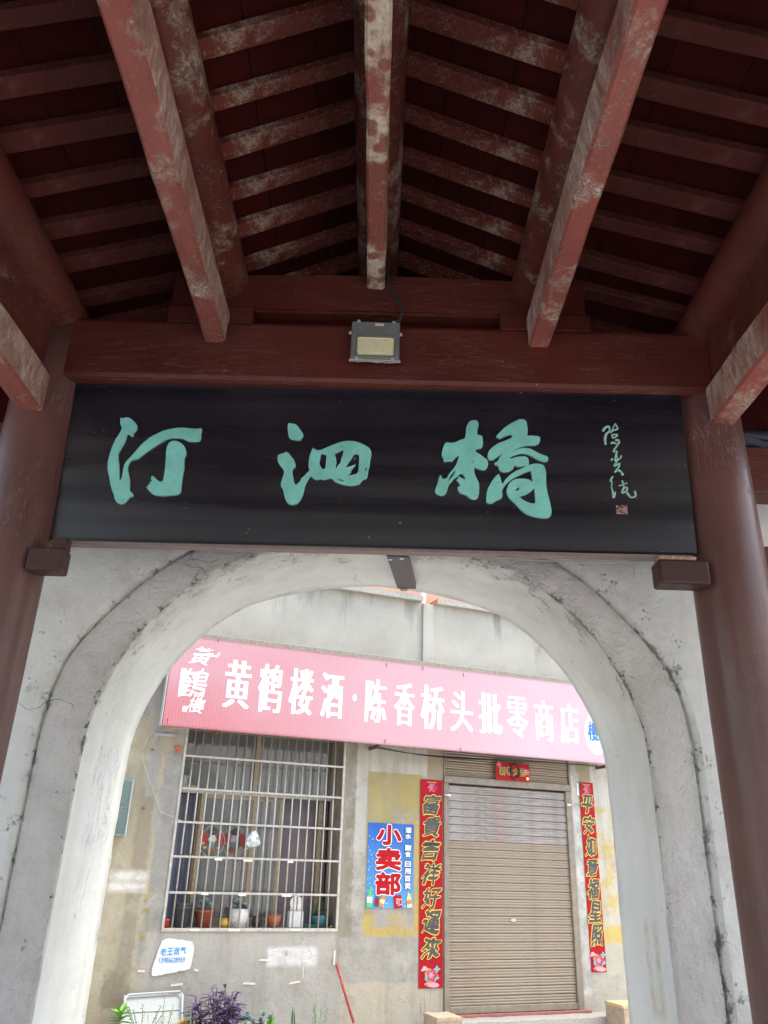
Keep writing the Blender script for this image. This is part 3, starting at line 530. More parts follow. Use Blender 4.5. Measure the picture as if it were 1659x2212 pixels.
# ------------------------------------------------------------------ flood light with its cable
fl = thing('flood_light', 'square grey flood light with pale yellow lens on the cross beam', 'lamp', (-.06, 3.33, 2.29))
M['fgrey'] = flat('grey_cast_aluminium', (.16, .17, .16), .55, .2, .2)
M['lens'] = flat('cream_diffuser', (.62, .58, .36), .45, var=.06)
bm = bmesh.new(); box(bm, -.184, .062, -.035, -.008, 0, .246, .008)
bk_ = B(-.10, -.02, 3.318, 3.352, 2.36, 2.46, .002, 1); part('mount_plate', bk_, flat('lamp_mount_grey', (.12, .12, .12), .5, .3), fl)
TM = Matrix.Translation((0, 3.316, 2.288)) @ Matrix.Rotation(math.radians(-5), 4, 'X')
def fx(bm): bmesh.ops.transform(bm, matrix=TM, verts=bm.verts[:]); return bm
part('housing', fx(bm), M['fgrey'], fl)
bm = bmesh.new(); box(bm, -.152, .034, -.044, -.034, .024, .128, .012, 3); part('lens', fx(bm), M['lens'], fl)
fr = []
for (a, b_, c, d_) in ((-.178, -.156, .015, .135), (.038, .056, .015, .135), (-.178, .056, .002, .018), (-.178, .056, .134, .15)):
    bm = bmesh.new(); box(bm, a, b_, -.042, -.036, c, d_, .002, 1); part('bezel', fx(bm), M['fgrey'], fl)
bm = bmesh.new(); box(bm, -.066, -.02, -.0375, -.0352, .216, .231); part('paper_label', fx(bm), flat('grey_label', (.5, .5, .5)), fl)
for x in (-.192, .066):
    bm = bmesh.new(); tube(bm, [(x-.006, -.01, .185), (x+.008, -.01, .185)], .009, 8); part('bolt', fx(bm), flat('zinc', (.5, .42, .35), .4, .5), fl)
for x, z in ((-.15, .243), (.03, .243), (-.152, .004), (.026, .004)):
    bm = bmesh.new(); box(bm, x-.008, x+.008, -.042, -.03, z-.008, z+.004, .001, 1); part('clip', fx(bm), flat('blue_grey_clip', (.3, .32, .4), .5), fl)
bm = bmesh.new(); box(bm, -.19, .068, -.032, -.014, -.006, .0, .002, 1)
random.seed(9)
for i in range(14):
    x = random.uniform(-.175, .055); box(bm, x, x+random.uniform(.006, .02), -.03, -.02, -.006-random.uniform(.002, .010), -.005)
part('dust_ridge', fx(bm), flat('grey_brown_dust', (.34, .27, .23), .95, var=.3), fl)
bm = bmesh.new(); c_ = smooth_pts([(-.012, 3.36, 2.99), (-.010, 3.33, 2.86), (.0, 3.325, 2.78), (.03, 3.315, 2.70), (.062, 3.31, 2.655), (.07, 3.315, 2.60), (.055, 3.32, 2.555), (.035, 3.31, 2.535)], 2)
tube(bm, c_, .009, 8)
single('power_cable', bm, flat('black_rubber', (.02, .02, .02), .5), 'black cable running from the ridge beam down to the flood light', 'cable', smooth=True)

# ------------------------------------------------------------------ arched gate wall
gate = thing('arched_gate_wall', 'pale plastered wall with a deep round arch below the black name board', 'wall', (-.04, 4.3, -EH-.1))
def profile(table, n=90):
    """table of (height, half width) from the ground up to the crown -> closed half profile resampled"""
    pts = [Vector((hw, 0, z)) for z, hw in table]
    L = [0]
    for a, b in zip(pts, pts[1:]): L.append(L[-1]+(b-a).length)
    out = []
    def cr(i, t):
        p0 = pts[max(i-1, 0)]; p1 = pts[i]; p2 = pts[i+1]; p3 = pts[i+2] if i+2 < len(pts) else Vector((-pts[i].x, 0, pts[i].z))
        return .5*((2*p1)+(-p0+p2)*t+(2*p0-5*p1+4*p2-p3)*t*t+(-p0+3*p1-3*p2+p3)*t**3)
    for k in range(n+1):
        s = L[-1]*k/n; i = max(j for j in range(len(pts)-1) if L[j] <= s+1e-9); t = (s-L[i])/(L[i+1]-L[i]); out.append(cr(i, t))
    return out
inner = [(-EH-.12, 1.398), (-.6, 1.395), (0, 1.392), (.35, 1.388), (.6, 1.376), (.73, 1.345), (.86, 1.300), (1.06, 1.192), (1.21, 1.070), (1.345, .925), (1.456, .742), (1.54, .46), (1.583, .2), (1.598, 0)]
ringt = [(-EH-.12, 1.602), (-.6, 1.602), (0, 1.602), (.35, 1.602), (.6, 1.598), (.8, 1.566), (.95, 1.512), (1.16, 1.36), (1.38, 1.148), (1.55, .90), (1.68, .60), (1.765, .3), (1.79, 0)]
GX = -.035
def full(tab, n=90):
    h = profile(tab, n); return [Vector((GX-p.x, 0, p.z)) for p in h] + [Vector((GX+p.x, 0, p.z)) for p in h[::-1][1:]]
IN = full(inner); RG = full(ringt); N_ = len(IN)
WT = 3.1; WX = 6.0
def outer_pt(i):
    p = RG[i]; c = Vector((GX, 0, .2)); 
    if p.z < .2: return Vector((-WX if p.x < GX else WX, 0, p.z))
    d_ = p-c; t = min((WX-0)/abs(d_.x) if abs(d_.x) > 1e-6 else 1e9, (WT-.2)/d_.z if d_.z > 1e-6 else 1e9); return c + d_*t
def wobble(p, a=.006, f=6): return a*noise.noise(Vector((p.x*f, p.y*f+3, p.z*f)))
def strip_mesh(rows, grimes, name, mt, wob=.005):
    """rows: list of point lists, grimes: value per row (number or list)"""
    bm = bmesh.new(); lay = bm.verts.layers.float.new('grime'); V = []
    for r, gmv in zip(rows, grimes):
        line = []
        for i, p in enumerate(r):
            v = bm.verts.new(p); v[lay] = gmv[i] if isinstance(gmv, list) else gmv; line.append(v)
        V.append(line)
    for a, b in zip(V, V[1:]):
        for i in range(len(a)-1): bm.faces.new((a[i], a[i+1], b[i+1], b[i]))
    return part(name, bm, mt, gate, smooth=False)
YF = 4.0; YBk = 4.76
def lerp_rows(A, Bp, ts, yA, yB=None):
    out = []
    for t in ts:
        r = []
        for a, b in zip(A, Bp):
            p = a.lerp(b, t); y = yA if yB is None else yA+(yB-yA)*t; q = Vector((p.x, y, p.z)); r.append(q)
        out.append(r)
    return out
# ring band, slightly recessed behind the wall face, with a rounded worn edge
ts = [0, .03, .10, .25, .45, .65, .82, .93, 1]
rows = lerp_rows(IN, RG, ts, YF)
for t, r in zip(ts, rows):
    for p in r: p.y += (.012 if t == 0 else .003 if t == .03 else 0) + wobble(p, .006, 7)
def near(zv): return max(.0, min(1, (zv+.2)/.9))
gr = []
for t, r in zip(ts, rows):
    gr.append([max(.8*math.exp(-t*9)*(.35+.65*near(p.z)), .5*math.exp(-(1-t)*10)) for p in r])
strip_mesh(rows, gr, 'arch_ring', M['ring'])
# groove and wall face
def rgo(o_): return [Vector((p.x+(o_ if p.x > GX else -o_)*max(.0, min(1, abs(p.x-GX)/.5)), p.y, p.z+(o_ if p.z > .4 else 0)*min(1, max(0, (p.z-.4)))))for p in RG]
OUT = [outer_pt(i) for i in range(N_)]
R2 = []
A0 = [Vector((p.x, YF+wobble(p, .006, 7), p.z)) for p in RG]
g1 = [Vector((p.x, YF+.022, p.z)) for p in rgo(.003)]
g2 = [Vector((p.x, YF+.020, p.z)) for p in rgo(.009)]
g3 = [Vector((p.x, YF+.004+wobble(p, .006, 11), p.z)) for p in rgo(.02)]
g4 = [Vector((p.x, YF-.008+wobble(p, .006, 7), p.z)) for p in rgo(.045)]
rows = [g1, g2, g3, g4]; gr = [[.6]*N_, [.6]*N_, [.5]*N_, [.3]*N_]
for t in (.03, .08, .2, .45, 1):
    r = []
    for p, q in zip(rgo(.045), OUT):
        m_ = p.lerp(q, t); r.append(Vector((m_.x, YF-.014+(wobble(m_, .008, 3) if t < 1 else 0), m_.z)))
    rows.append(r); gr.append([.30*math.exp(-t*26)]*N_)
strip_mesh([A0]+rows, [[.5]*N_]+gr, 'wall_face', M['gate'])
# soffit of the arch
rows = []; gr = []
for k, t in enumerate([0, .01, .03, .07, .13, .22, .35, .5, .65, .8, .9, .97, 1]):
    y = YF + .012 + (YBk-YF-.012)*t
    r = []
    for p in IN:
        q = Vector((p.x, y, p.z)); o_ = wobble(q, .010, 4)+wobble(q, .004, 13); c = Vector((GX, y, .5))
        dv = (Vector((q.x, y, max(q.z, .5)))-c).normalized(); r.append(q + dv*o_ if 0 < t < 1 else q + dv*wobble(q, .005, 13)*(1 if t else 0))
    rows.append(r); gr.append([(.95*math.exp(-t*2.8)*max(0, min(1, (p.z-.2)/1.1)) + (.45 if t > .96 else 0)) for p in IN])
strip_mesh(rows, gr, 'arch_soffit', M['intrados'])
# the rest of the wall body: back face, top and ends
rows = [[Vector((p.x, YBk, p.z)) for p in IN], [Vector((p.x, YBk, p.z)) for p in OUT]]
strip_mesh(rows, [.3, 0], 'wall_back', M['gate'])
bm = bmesh.new(); box(bm, -WX, WX, YF-.013, YBk+.0, WT, WT+.1); part('wall_coping', bm, M['gate'], gate)

# iron box fixed under the crown of the arch
bxm = bmesh.new(); box(bxm, -.05, .05, 4.05, 4.60, 1.535, 1.578, .003, 1)
for v in bxm.verts:
    x = v.co.x; t = (v.co.y-4.05)/.55; v.co.x = .092 + x*1.15 + .075*t
mb = thing('ceiling_box', 'dark metal box with a hasp screwed under the crown of the white arch', 'box', (.13, 4.3, 1.535))
part('box_body', bxm, flat('dark_grey_metal', (.085, .075, .08), .5, .2, .25), mb)
for (x, y) in ((.055, 4.10), (.118, 4.08)):
    bm = bmesh.new(); lathe(bm, [(.010, 1.5335), (.012, 1.5345)], x, y, 12); part('screw_hole', bm, flat('bare_metal', (.55, .55, .52), .5), mb)
bm = bmesh.new(); box(bm, .127, .172, 4.575, 4.608, 1.522, 1.556, .006, 2); part('hasp', bm, flat('grey_metal', (.22, .22, .22), .45, .4), mb)
bm = bmesh.new(); box(bm, .147, .151, 4.570, 4.574, 1.530, 1.545); part('keyhole', bm, flat('brass', (.5, .42, .25), .4, .5), mb)

# dark bundle tucked above the right side beam
bm = bmesh.new(); bmesh.ops.create_icosphere(bm, subdivisions=4, radius=1)
for v in bm.verts:
    n1 = noise.noise(v.co*1.6); n2 = noise.noise(v.co*5)
    v.co = Vector((v.co.x*.22*(1+.4*n1), v.co.y*.08, v.co.z*.062*(1+.6*n1+.4*n2))) + Vector((2.02, 3.58, 2.06))
single('cloth_bundle', bm, flat('dark_blue_sheet', (.012, .013, .03), .6, var=.4, sc=12), 'dark blue cloth bundle stuffed on the side beam right of the column', 'bundle', smooth=True)

# ------------------------------------------------------------------ shop building
shop = thing('shop_building', 'shabby grey plastered shop front with barred window and roller shutter', 'building', (-1.5, 0, -EH), SHOP)
def wall_mat():
    g = G('weathered_shop_plaster')
    big = g.noise(1.1, 7, .62); mid = g.noise(6, 7, .68); fine = g.noise(75, 5, .7); st = g.noise(4, 6, .65, (1.6, 1, .16))
    c = g.mix(g.rng(big, .35, .66), (.43, .43, .415), (.52, .515, .49))
    def lay(c, mask, colr, k=1.0): return g.mix(g.ma('MULTIPLY', mask, k) if k != 1 else mask, c, colr)
    worn = g.rng(g.noise(3.4, 8, .74, (1, 1, .7), off=(4, 0, 2)), .42, .60)
    worn2 = g.rng(g.noise(5.5, 8, .76, off=(1, 7, 2)), .43, .53)
    # left end: olive, sandy render and its rough edges
    c = lay(c, g.rect(-9, -3.98, -1.6, 1.4, .02, .03), g.mix(g.rng(mid, .3, .7), (.45, .42, .31), (.54, .51, .41)))
    c = lay(c, g.rect(-4.24, -4.09, -1.25, .62, .02, .03), (.34, .31, .25), .8)
    c = lay(c, g.rect(-4.20, -4.10, .55, 1.4, .01, .012), (.44, .45, .46))
    c = lay(c, g.rect(-4.05, -3.86, -.95, 1.0, .012, .06), g.mix(g.rng(mid, .35, .65), (.30, .305, .30), (.44, .45, .45)))
    c = lay(c, g.rect(-4.33, -4.14, -1.28, -1.0, .02, .07, 9), (.30, .265, .20), .8)
    c = lay(c, g.ma('MULTIPLY', g.rect(-4.07, -4.0, -.75, -.25, .01, .04), worn2), (.36, .30, .10))
    c = lay(c, g.rect(-9, -4.5, -1.6, 1.4), (.44, .40, .28), .6)
    # right of the window: brown-grey weathered pier
    c = lay(c, g.rect(-2.09, -1.93, -1.0, 1.4, .01, .02), g.mix(g.rng(st, .35, .65), (.26, .24, .19), (.40, .38, .33)))
    c = lay(c, g.ma('MULTIPLY', g.rect(-2.0, -1.75, -.9, .8, .03, .06), worn), g.mix(g.rng(mid, .4, .6), (.24, .24, .22), (.62, .62, .60)), .75)
    c = lay(c, g.rect(-1.92, -1.06, .93, 1.4, .006, .006), g.mix(g.rng(st, .4, .7), (.60, .61, .57), (.50, .50, .45)))
    c = lay(c, g.rect(-1.93, -1.80, .1, 1.4, .01, .015), (.58, .59, .56), .8)
    c = lay(c, g.rect(-1.06, -.86, .85, 1.4, .008, .012), g.mix(g.rng(mid, .3, .7), (.36, .31, .22), (.45, .41, .33)))
    # yellow painted panel, rubbed away in its lower half
    yl = g.mix(g.rng(big, .35, .6), (.42, .34, .11), (.47, .42, .22))
    yp = g.rect(-1.79, -1.14, -.71, .945, .004, .006)
    c = lay(c, yp, yl)
    c = lay(c, g.ma('MULTIPLY', g.rect(-1.79, -1.14, -.75, .55, .05, .03), worn2), (.38, .37, .33), .75)
    c = lay(c, g.rect(-1.79, -1.14, -.71, -.50, .004, .006), (.62, .47, .12), .75)
    c = lay(c, g.ma('MULTIPLY', g.rect(-1.20, -1.14, -.6, .45, .01, .02), 1.0), (.62, .47, .12), .6)
    c = lay(c, g.ma('MULTIPLY', g.rect(-1.70, -1.2, -.62, -.43, .01, .03), worn), (.42, .415, .40))
    # below: grey render, then the creamy lower coat with a broken edge
    c = lay(c, g.rect(-2.05, -.86, -1.03, -.72, .02, .03), g.mix(g.rng(mid, .35, .65), (.36, .36, .34), (.48, .48, .46)))
    c = lay(c, g.rect(-2.02, -.85, -1.14, -1.03, .02, .04), (.40, .40, .38), .7)
    c = lay(c, g.rect(-2.0, -.85, -1.7, -1.13, .005, .02), g.mix(g.rng(mid, .3, .7), (.50, .47, .39), (.56, .53, .46)))
    # grey cement below the window
    c = lay(c, g.rect(-4.0, -2.08, -1.7, -.66, .03, .03), g.mix(g.rng(big, .3, .7), (.46, .46, .45), (.56, .56, .545)))
    # right of the shutter
    c = lay(c, g.rect(.95, 9, -1.7, 1.4), g.mix(g.rng(mid, .3, .7), (.50, .48, .42), (.58, .56, .50)))
    c = lay(c, g.rect(1.0, 1.22, .95, 1.4, .01, .01), (.40, .36, .27))
    c = lay(c, g.rect(1.22, 1.5, .6, 1.4, .01, .01), (.62, .62, .60))
    c = lay(c, g.rect(.93, 1.04, -1.3, 1.1, .008, .02), g.mix(g.rng(mid, .4, .6), (.42, .43, .43), (.68, .68, .66)))
    c = lay(c, g.rect(1.24, 1.55, -.78, .72, .01, .02), g.mix(worn2, (.62, .50, .20), (.60, .59, .55)))
    c = lay(c, g.ma('MULTIPLY', g.rect(1.2, 1.6, -.78, -.6, .01, .02), 1), (.66, .50, .14), .8)
    # white roller smears
    sm = g.rng(g.noise(9, 5, .6, (1, 1, 2)), .3, .5)
    c = lay(c, g.ma('MULTIPLY', g.rect(-2.80, -2.28, -.965, -.80, .02, .008), g.rng(sm, 0, 1, .55, 1)), (.88, .92, 1.0), .85)
    dr = g.ma('MULTIPLY', g.rect(-2.72, -2.32, -1.06, -.95, .02, .03), g.rng(g.noise(26, 2, .4, (1, 1, .05)), .56, .6)); c = lay(c, dr, (.88, .90, .96), .8)
    c = lay(c, g.ma('MULTIPLY', g.rect(-4.42, -4.06, -.32, -.24, .025, .01), g.rng(sm, 0, 1, .4, 1)), (.92, .95, 1.0), .85)
    c = lay(c, g.ma('MULTIPLY', g.rect(-4.42, -4.06, -.225, -.14, .025, .01), g.rng(sm, 0, 1, .4, 1)), (.92, .95, 1.0), .8)
    # dark green drips under the left couplet, cracks, grime
    c = lay(c, g.ma('MULTIPLY', g.rect(-1.13, -.84, -1.42, -1.19, .03, .02), g.rng(g.noise(30, 2, .4, (1, 1, .04), off=(0, 3, 0)), .57, .62)), (.16, .20, .13), .7)
    v = g.rng(g.vor(1.9, warp=.6), .008, .001); v = g.ma('MULTIPLY', v, g.rng(g.noise(1.3, 3, off=(9, 2, 4)), .60, .66)); c = g.mix(g.ma('MULTIPLY', v, .6), c, (.12, .11, .10))
    c = g.mix(g.ma('MULTIPLY', g.rng(st, .50, .72), .5), c, (.30, .29, .26)); c = g.mix(g.ma('MULTIPLY', g.rng(g.noise(2.3, 9, .78, off=(2, 2, 6)), .52, .66), .45), c, (.62, .62, .60)); c = g.mix(g.ma('MULTIPLY', g.rng(g.noise(3.1, 9, .78, off=(6, 2, 1)), .54, .66), .4), c, (.27, .26, .23))
    c = g.mix(g.ma('MULTIPLY', g.rng(fine, .62, .72), .25), c, (.2, .19, .17))
    c = g.mix(g.ma('MULTIPLY', g.rng(g.noise(13, 6, .7, off=(5, 5, 5)), .68, .74), .5), c, (.70, .69, .66))
    h = g.ma('ADD', g.ma('MULTIPLY', mid, 1.0), g.ma('MULTIPLY', fine, .25)); g.bump(h, .014)
    return g.done(g.mul(c, (.80, .765, .70)), .92)
M['shopwall'] = wall_mat()
# wall with openings: window (-3.87..-2.09, -.645..1.3), door (-.853..0.909, -1.42..1.25)
def wall_grid(xs_, zs_, holes, y0, y1, name, mt):
    bm = bmesh.new()
    for i in range(len(xs_)-1):
        for j in range(len(zs_)-1):
            cx, cz = (xs_[i]+xs_[i+1])/2, (zs_[j]+zs_[j+1])/2
            if any(a < cx < b and c < cz < d_ for a, b, c, d_ in holes): continue
            bm.faces.new([bm.verts.new(p) for p in ((xs_[i], y0, zs_[j]), (xs_[i+1], y0, zs_[j]), (xs_[i+1], y0, zs_[j+1]), (xs_[i], y0, zs_[j+1]))])
    for a, b, c, d_ in holes:
        for p in (((a, c), (a, d_)), ((b, c), (b, d_)), ((a, c), (b, c)), ((a, d_), (b, d_))):
            bm.faces.new([bm.verts.new(q) for q in ((p[0][0], y0, p[0][1]), (p[1][0], y0, p[1][1]), (p[1][0], y1, p[1][1]), (p[0][0], y1, p[0][1]))])
    bmesh.ops.remove_doubles(bm, verts=bm.verts[:], dist=1e-5)
    return part(name, bm, mt, shop)
WIN = (-3.86, -2.085, -.65, 1.32); DOOR = (-.853, .915, -1.47, 1.27)
wall_grid([-9, WIN[0], WIN[1], DOOR[0], DOOR[1], 7], [-1.75, DOOR[2], WIN[2], DOOR[3], WIN[3], 2.2], [WIN, DOOR], 0, .3, 'front_wall', M['shopwall'])
part('side_wall', B(-9.0, -8.8, .001, 5, -1.75, 2.2), M['shopwall'], shop)
part('side_wall', B(6.8, 7, .001, 5, -1.75, 2.2), M['shopwall'], shop)
part('flat_roof', B(-9, 7, .0, 5, 2.2, 2.3), M['shopwall'], shop)
# parapet
def parapet_mat():
    g = G('stained_roughcast_parapet'); big = g.noise(1.4, 6, .6); fine = g.noise(90, 6, .75); st = g.noise(3.2, 6, .7, (1.5, 1, .16), off=(2, 0, 1)); x, y, z = g.xyz()
    c = g.mix(g.rng(big, .35, .65), (.42, .41, .385), (.54, .53, .50))
    up = g.rng(z, 2.35, 2.95); s_ = g.rng(g.ma('ADD', st, g.ma('MULTIPLY', up, .15)), .61, .78); c = g.mix(g.ma('MULTIPLY', s_, .6), c, (.17, .165, .15))
    c = g.mix(g.ma('MULTIPLY', g.rng(g.noise(2.4, 7, .7, (1, 1, 2.4)), .52, .7), g.rng(z, 2.34, 2.2, 0, .7)), c, (.18, .17, .15))
    c = g.mix(g.rng(fine, .55, .75, 0, .35), c, (.22, .21, .19)); g.bump(fine, .012); return g.done(g.mul(c, (.88, .84, .77)), .95)
M['parapet'] = parapet_mat()
part('parapet', B(-9, 7, -.20, -.02, 2.19, 2.95), M['parapet'], shop)
part('parapet_pier', B(-1.235, -1.095, -.235, -.201, 2.19, 2.93, .004, 1), M['parapet'], shop)
M['ledge'] = flat('brown_grey_ledge', (.27, .245, .19), .95, var=.3, sc=50, bump=.006)
part('cornice_ledge', B(-9, 7, -.345, -.02, 2.135, 2.189, .006, 1), M['ledge'], shop)
M['copc'] = flat('cement_coping', (.36, .34, .30), .95, var=.2, sc=50, bump=.006)
def rough_box(x0, x1, y0, y1, z0, z1, n=20, a=.008):
    bm = bmesh.new(); rows_ = []
    for i in range(n+1):
        x = x0+(x1-x0)*i/n; r = []
        for (y, z) in ((y0, z0), (y1, z0), (y1, z1), (y0, z1)):
            r.append(bm.verts.new((x+(a*3*noise.noise(Vector((y*9, z*30, i))) if i in (0, n) else 0), y+a*noise.noise(Vector((x*6, z*9, 1))), z+a*noise.noise(Vector((x*6, y*9, 5)))*.6)))
        rows_.append(r)
    for i in range(n):
        for j in range(4): bm.faces.new((rows_[i][j], rows_[i][(j+1) % 4], rows_[i+1][(j+1) % 4], rows_[i+1][j]))
    bm.faces.new(rows_[0][::-1]); bm.faces.new(rows_[-1]); return bm
part('coping_stone', rough_box(-9, -1.265, -.27, .02, 2.951, 3.02, 60), M['copc'], shop)
part('coping_stone', rough_box(-1.05, 7, -.27, .02, 2.951, 3.02, 60), M['copc'], shop)
M['brick'] = flat('broken_red_brick', (.52, .17, .10), .9, var=.3, sc=40, bump=.01)
part('broken_brick', rough_box(-1.285, -1.245, -.25, .0, 2.955, 3.01, 6, .02), M['brick'], shop)
part('broken_brick', rough_box(-1.075, -1.03, -.25, .0, 2.955, 3.01, 6, .02), M['brick'], shop)
part('downpipe', B(-1.20, -1.135, -.10, -.04, 2.952, 3.5, .01), flat('white_pvc', (.75, .77, .8), .4), shop)
rear = thing('rear_building', 'peach coloured wall of a taller house behind the grey parapet', 'building', (-1, .5, -EH), SHOP)
part('wall', B(-9, 7, .35, .5, 2.301, 5.2), flat('peach_render', (.62, .34, .24), .9, var=.1, sc=4), rear)
part('roof', B(-9.1, 7.1, .2, 4.9, 5.201, 5.35), M['gap'], rear)

# window: bronze frames, glass, room behind
M['bronze'] = flat('bronze_window_frame', (.30, .245, .165), .45, .2, .2)
M['paleframe'] = flat('pale_bronze_frame', (.42, .39, .33), .45, .2, .15)
def glass_mat():
    g = G('dusty_hazed_window_glass'); g.t.nodes.remove(g.p)
    tr = g.n('ShaderNodeBsdfTransparent'); gl = g.n('ShaderNodeBsdfGlossy'); gl.inputs['Roughness'].default_value = .03
    di = g.n('ShaderNodeBsdfDiffuse'); di.inputs[0].default_value = (.45, .46, .45, 1); tr.inputs[0].default_value = (.85, .88, .87, 1)
    m1 = g.n('ShaderNodeMixShader'); m2 = g.n('ShaderNodeMixShader'); fr_ = g.n('ShaderNodeFresnel'); fr_.inputs[0].default_value = 1.5
    L = g.t.links; d = g.rng(g.noise(2.5, 6, .6), .3, .7, .14, .26); L.new(d, m1.inputs[0]); L.new(tr.outputs[0], m1.inputs[1]); L.new(di.outputs[0], m1.inputs[2])  # diffuse layer: dust, plus a pale haze painted over the room behind
    f2 = g.ma('ADD', g.ma('MULTIPLY', fr_.outputs[0], 1.3), .04); L.new(f2, m2.inputs[0]); L.new(m1.outputs[0], m2.inputs[1]); L.new(gl.outputs[0], m2.inputs[2])
    out = [n for n in g.t.nodes if n.type == 'OUTPUT_MATERIAL'][0]; L.new(m2.outputs[0], out.inputs[0]); return g.m
M['glass'] = glass_mat()
wn = part('window', B(WIN[0], WIN[1], .26, .29, .62, .665, .002, 1), M['paleframe'], shop)    # the transom bar, parent of the panes
def wfr(x0, x1, z0, z1, y=.25, mt='bronze', nm='frame'): part(nm, B(x0, x1, y, y+.045, z0, z1, .003, 1), M[mt], wn)
wfr(WIN[0], WIN[0]+.05, -.65, 1.32); wfr(WIN[1]-.05, WIN[1], -.65, 1.32); wfr(WIN[0]+.05, WIN[1]-.05, 1.26, 1.32); wfr(WIN[0]+.05, WIN[1]-.05, -.65, -.61)
wfr(-3.04, -2.99, .666, 1.259, mt='bronze', nm='mullion')
part('pane', B(-3.81, -3.041, .27, .274, .666, 1.26), M['glass'], wn); part('pane', B(-2.989, -2.136, .27, .274, .666, 1.26), M['glass'], wn)
# sliding sashes: left one closed, the second pushed over it, right side open and dark
def sash(x0, x1, y, glass=True):
    z0, z1 = -.609, .618
    for a, b, c, d_ in ((x0, x0+.045, z0, z1), (x1-.045, x1, z0, z1), (x0+.045, x1-.045, z0, z0+.05), (x0+.045, x1-.045, z1-.04, z1)):
        part('sash_rail', B(a, b, y, y+.025, c, d_, .002, 1), M['bronze'], wn)
    part('pane', B(x0+.045, x1-.045, y+.010, y+.014, z0+.05, z1-.04), M['glass'], wn)
sash(-3.58, -2.97, .262); sash(-3.01, -2.66, .30)
wfr(-3.60, -3.57, -.609, .618, .30)
wfr(-2.25, -2.20, -.609, .618, .31)
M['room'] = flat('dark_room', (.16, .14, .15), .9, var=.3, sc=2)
bm = bmesh.new(); box(bm, WIN[0]-.6, WIN[1]+.2, .45, 2.4, -1.0, 1.5)
bmesh.ops.delete(bm, geom=[f for f in bm.faces if abs(f.calc_center_median().y-.45) < .01], context='FACES_ONLY'); part('room_walls', bm, M['room'], shop)
# folded curtain behind the glass
bm = bmesh.new(); n = 90; prev = None
for i in range(n+1):
    x = -3.86 + 1.22*i/n; y = .50 + .035*math.sin(i*.9+.4*math.sin(i*.31)); a = bm.verts.new((x, y, -.64)); b = bm.verts.new((x, y*1.0+.005*math.sin(i*1.3), .62))
    if prev: bm.faces.new((prev[0], a, b, prev[1]))
    prev = (a, b)
part('curtain', bm, flat('grey_blue_curtain', (.32, .34, .44), .9, var=.1, sc=6), wn, smooth=True)
bm = bmesh.new(); bm.faces.new([bm.verts.new(p) for p in ((-3.9, .62, .60), (-2.1, .62, .60), (-2.1, .62, 1.35), (-3.9, .62, 1.35))]); part('upper_blind', bm, flat('grey_blind', (.30, .31, .31), .9, var=.3, sc=3), wn)
bm = bmesh.new(); bm.faces.new([bm.verts.new(p) for p in ((-2.75, .44, -.64), (-2.1, .44, -.64), (-2.1, .44, .62), (-2.75, .44, .62))]); part('added_tone_board', bm, flat('brown_grey_reflection_tone', (.21, .18, .19), .9, var=.15, sc=3), wn)  # added board; its brown-grey stands in for reflection over the dark opening
# sill
part('window_sill', B(WIN[0]+.001, WIN[1]-.001, .012, .255, -.648, -.634, .002, 1), M['copc'], wn)

# steel security bars
M['steel'] = flat('brushed_stainless_steel', (.52, .50, .46), .42, .45, .18, 20)
gri = part('window_grille', B(-3.868, -2.075, -.012, .012, -.662, -.634, .003, 1), M['steel'], shop)
zs_h = [-.322, .002, .322, .643, .966, 1.29]
for z in zs_h: part('cross_bar', B(-3.84, -2.10, -.014, .010, z-.0105, z+.0105, .002, 1), M['steel'], gri)
part('grille_frame', B(-3.868, -3.842, -.012, .012, -.633, 1.31, .002, 1), M['steel'], gri)
part('grille_frame', B(-2.098, -2.073, -.012, .012, -.633, 1.31, .002, 1), M['steel'], gri)
vb = bmesh.new(); tube(vb, [(0, 0, -.634), (0, 0, 1.30)], .0080, 10, True); vbm = tomesh(vb, 'vertical_bar'); vbm.polygons.foreach_set('use_smooth', [True]*len(vbm.polygons))
for i in range(18):
    o = link('vertical_bar', vbm, M['steel'], gri); o.matrix_basis = Matrix.Translation((-3.763 + i*.0928, .022, 0)) @ Matrix.Rotation(random.uniform(-.002, .002), 4, 'Y')
M['tape'] = flat('yellowed_tape', (.74, .70, .60), .7, var=.06)
for (x, y, w_) in ((510, 1432, 55), (805, 1440, 60), (1155, 1446, 75), (425, 1716, 80), (740, 1718, 90), (1230, 1716, 90), (618, 1160, 60), (850, 1170, 70), (1185, 1180, 45)):
    u0, z0 = S(k3(x-w_/2, y)); u1, z1 = S(k3(x+w_/2, y)); zc = (z0+z1)/2
    part('tape_scrap', B(u0, u1, -.0185, -.0155, zc-.011, zc+.011), M['tape'], gri)

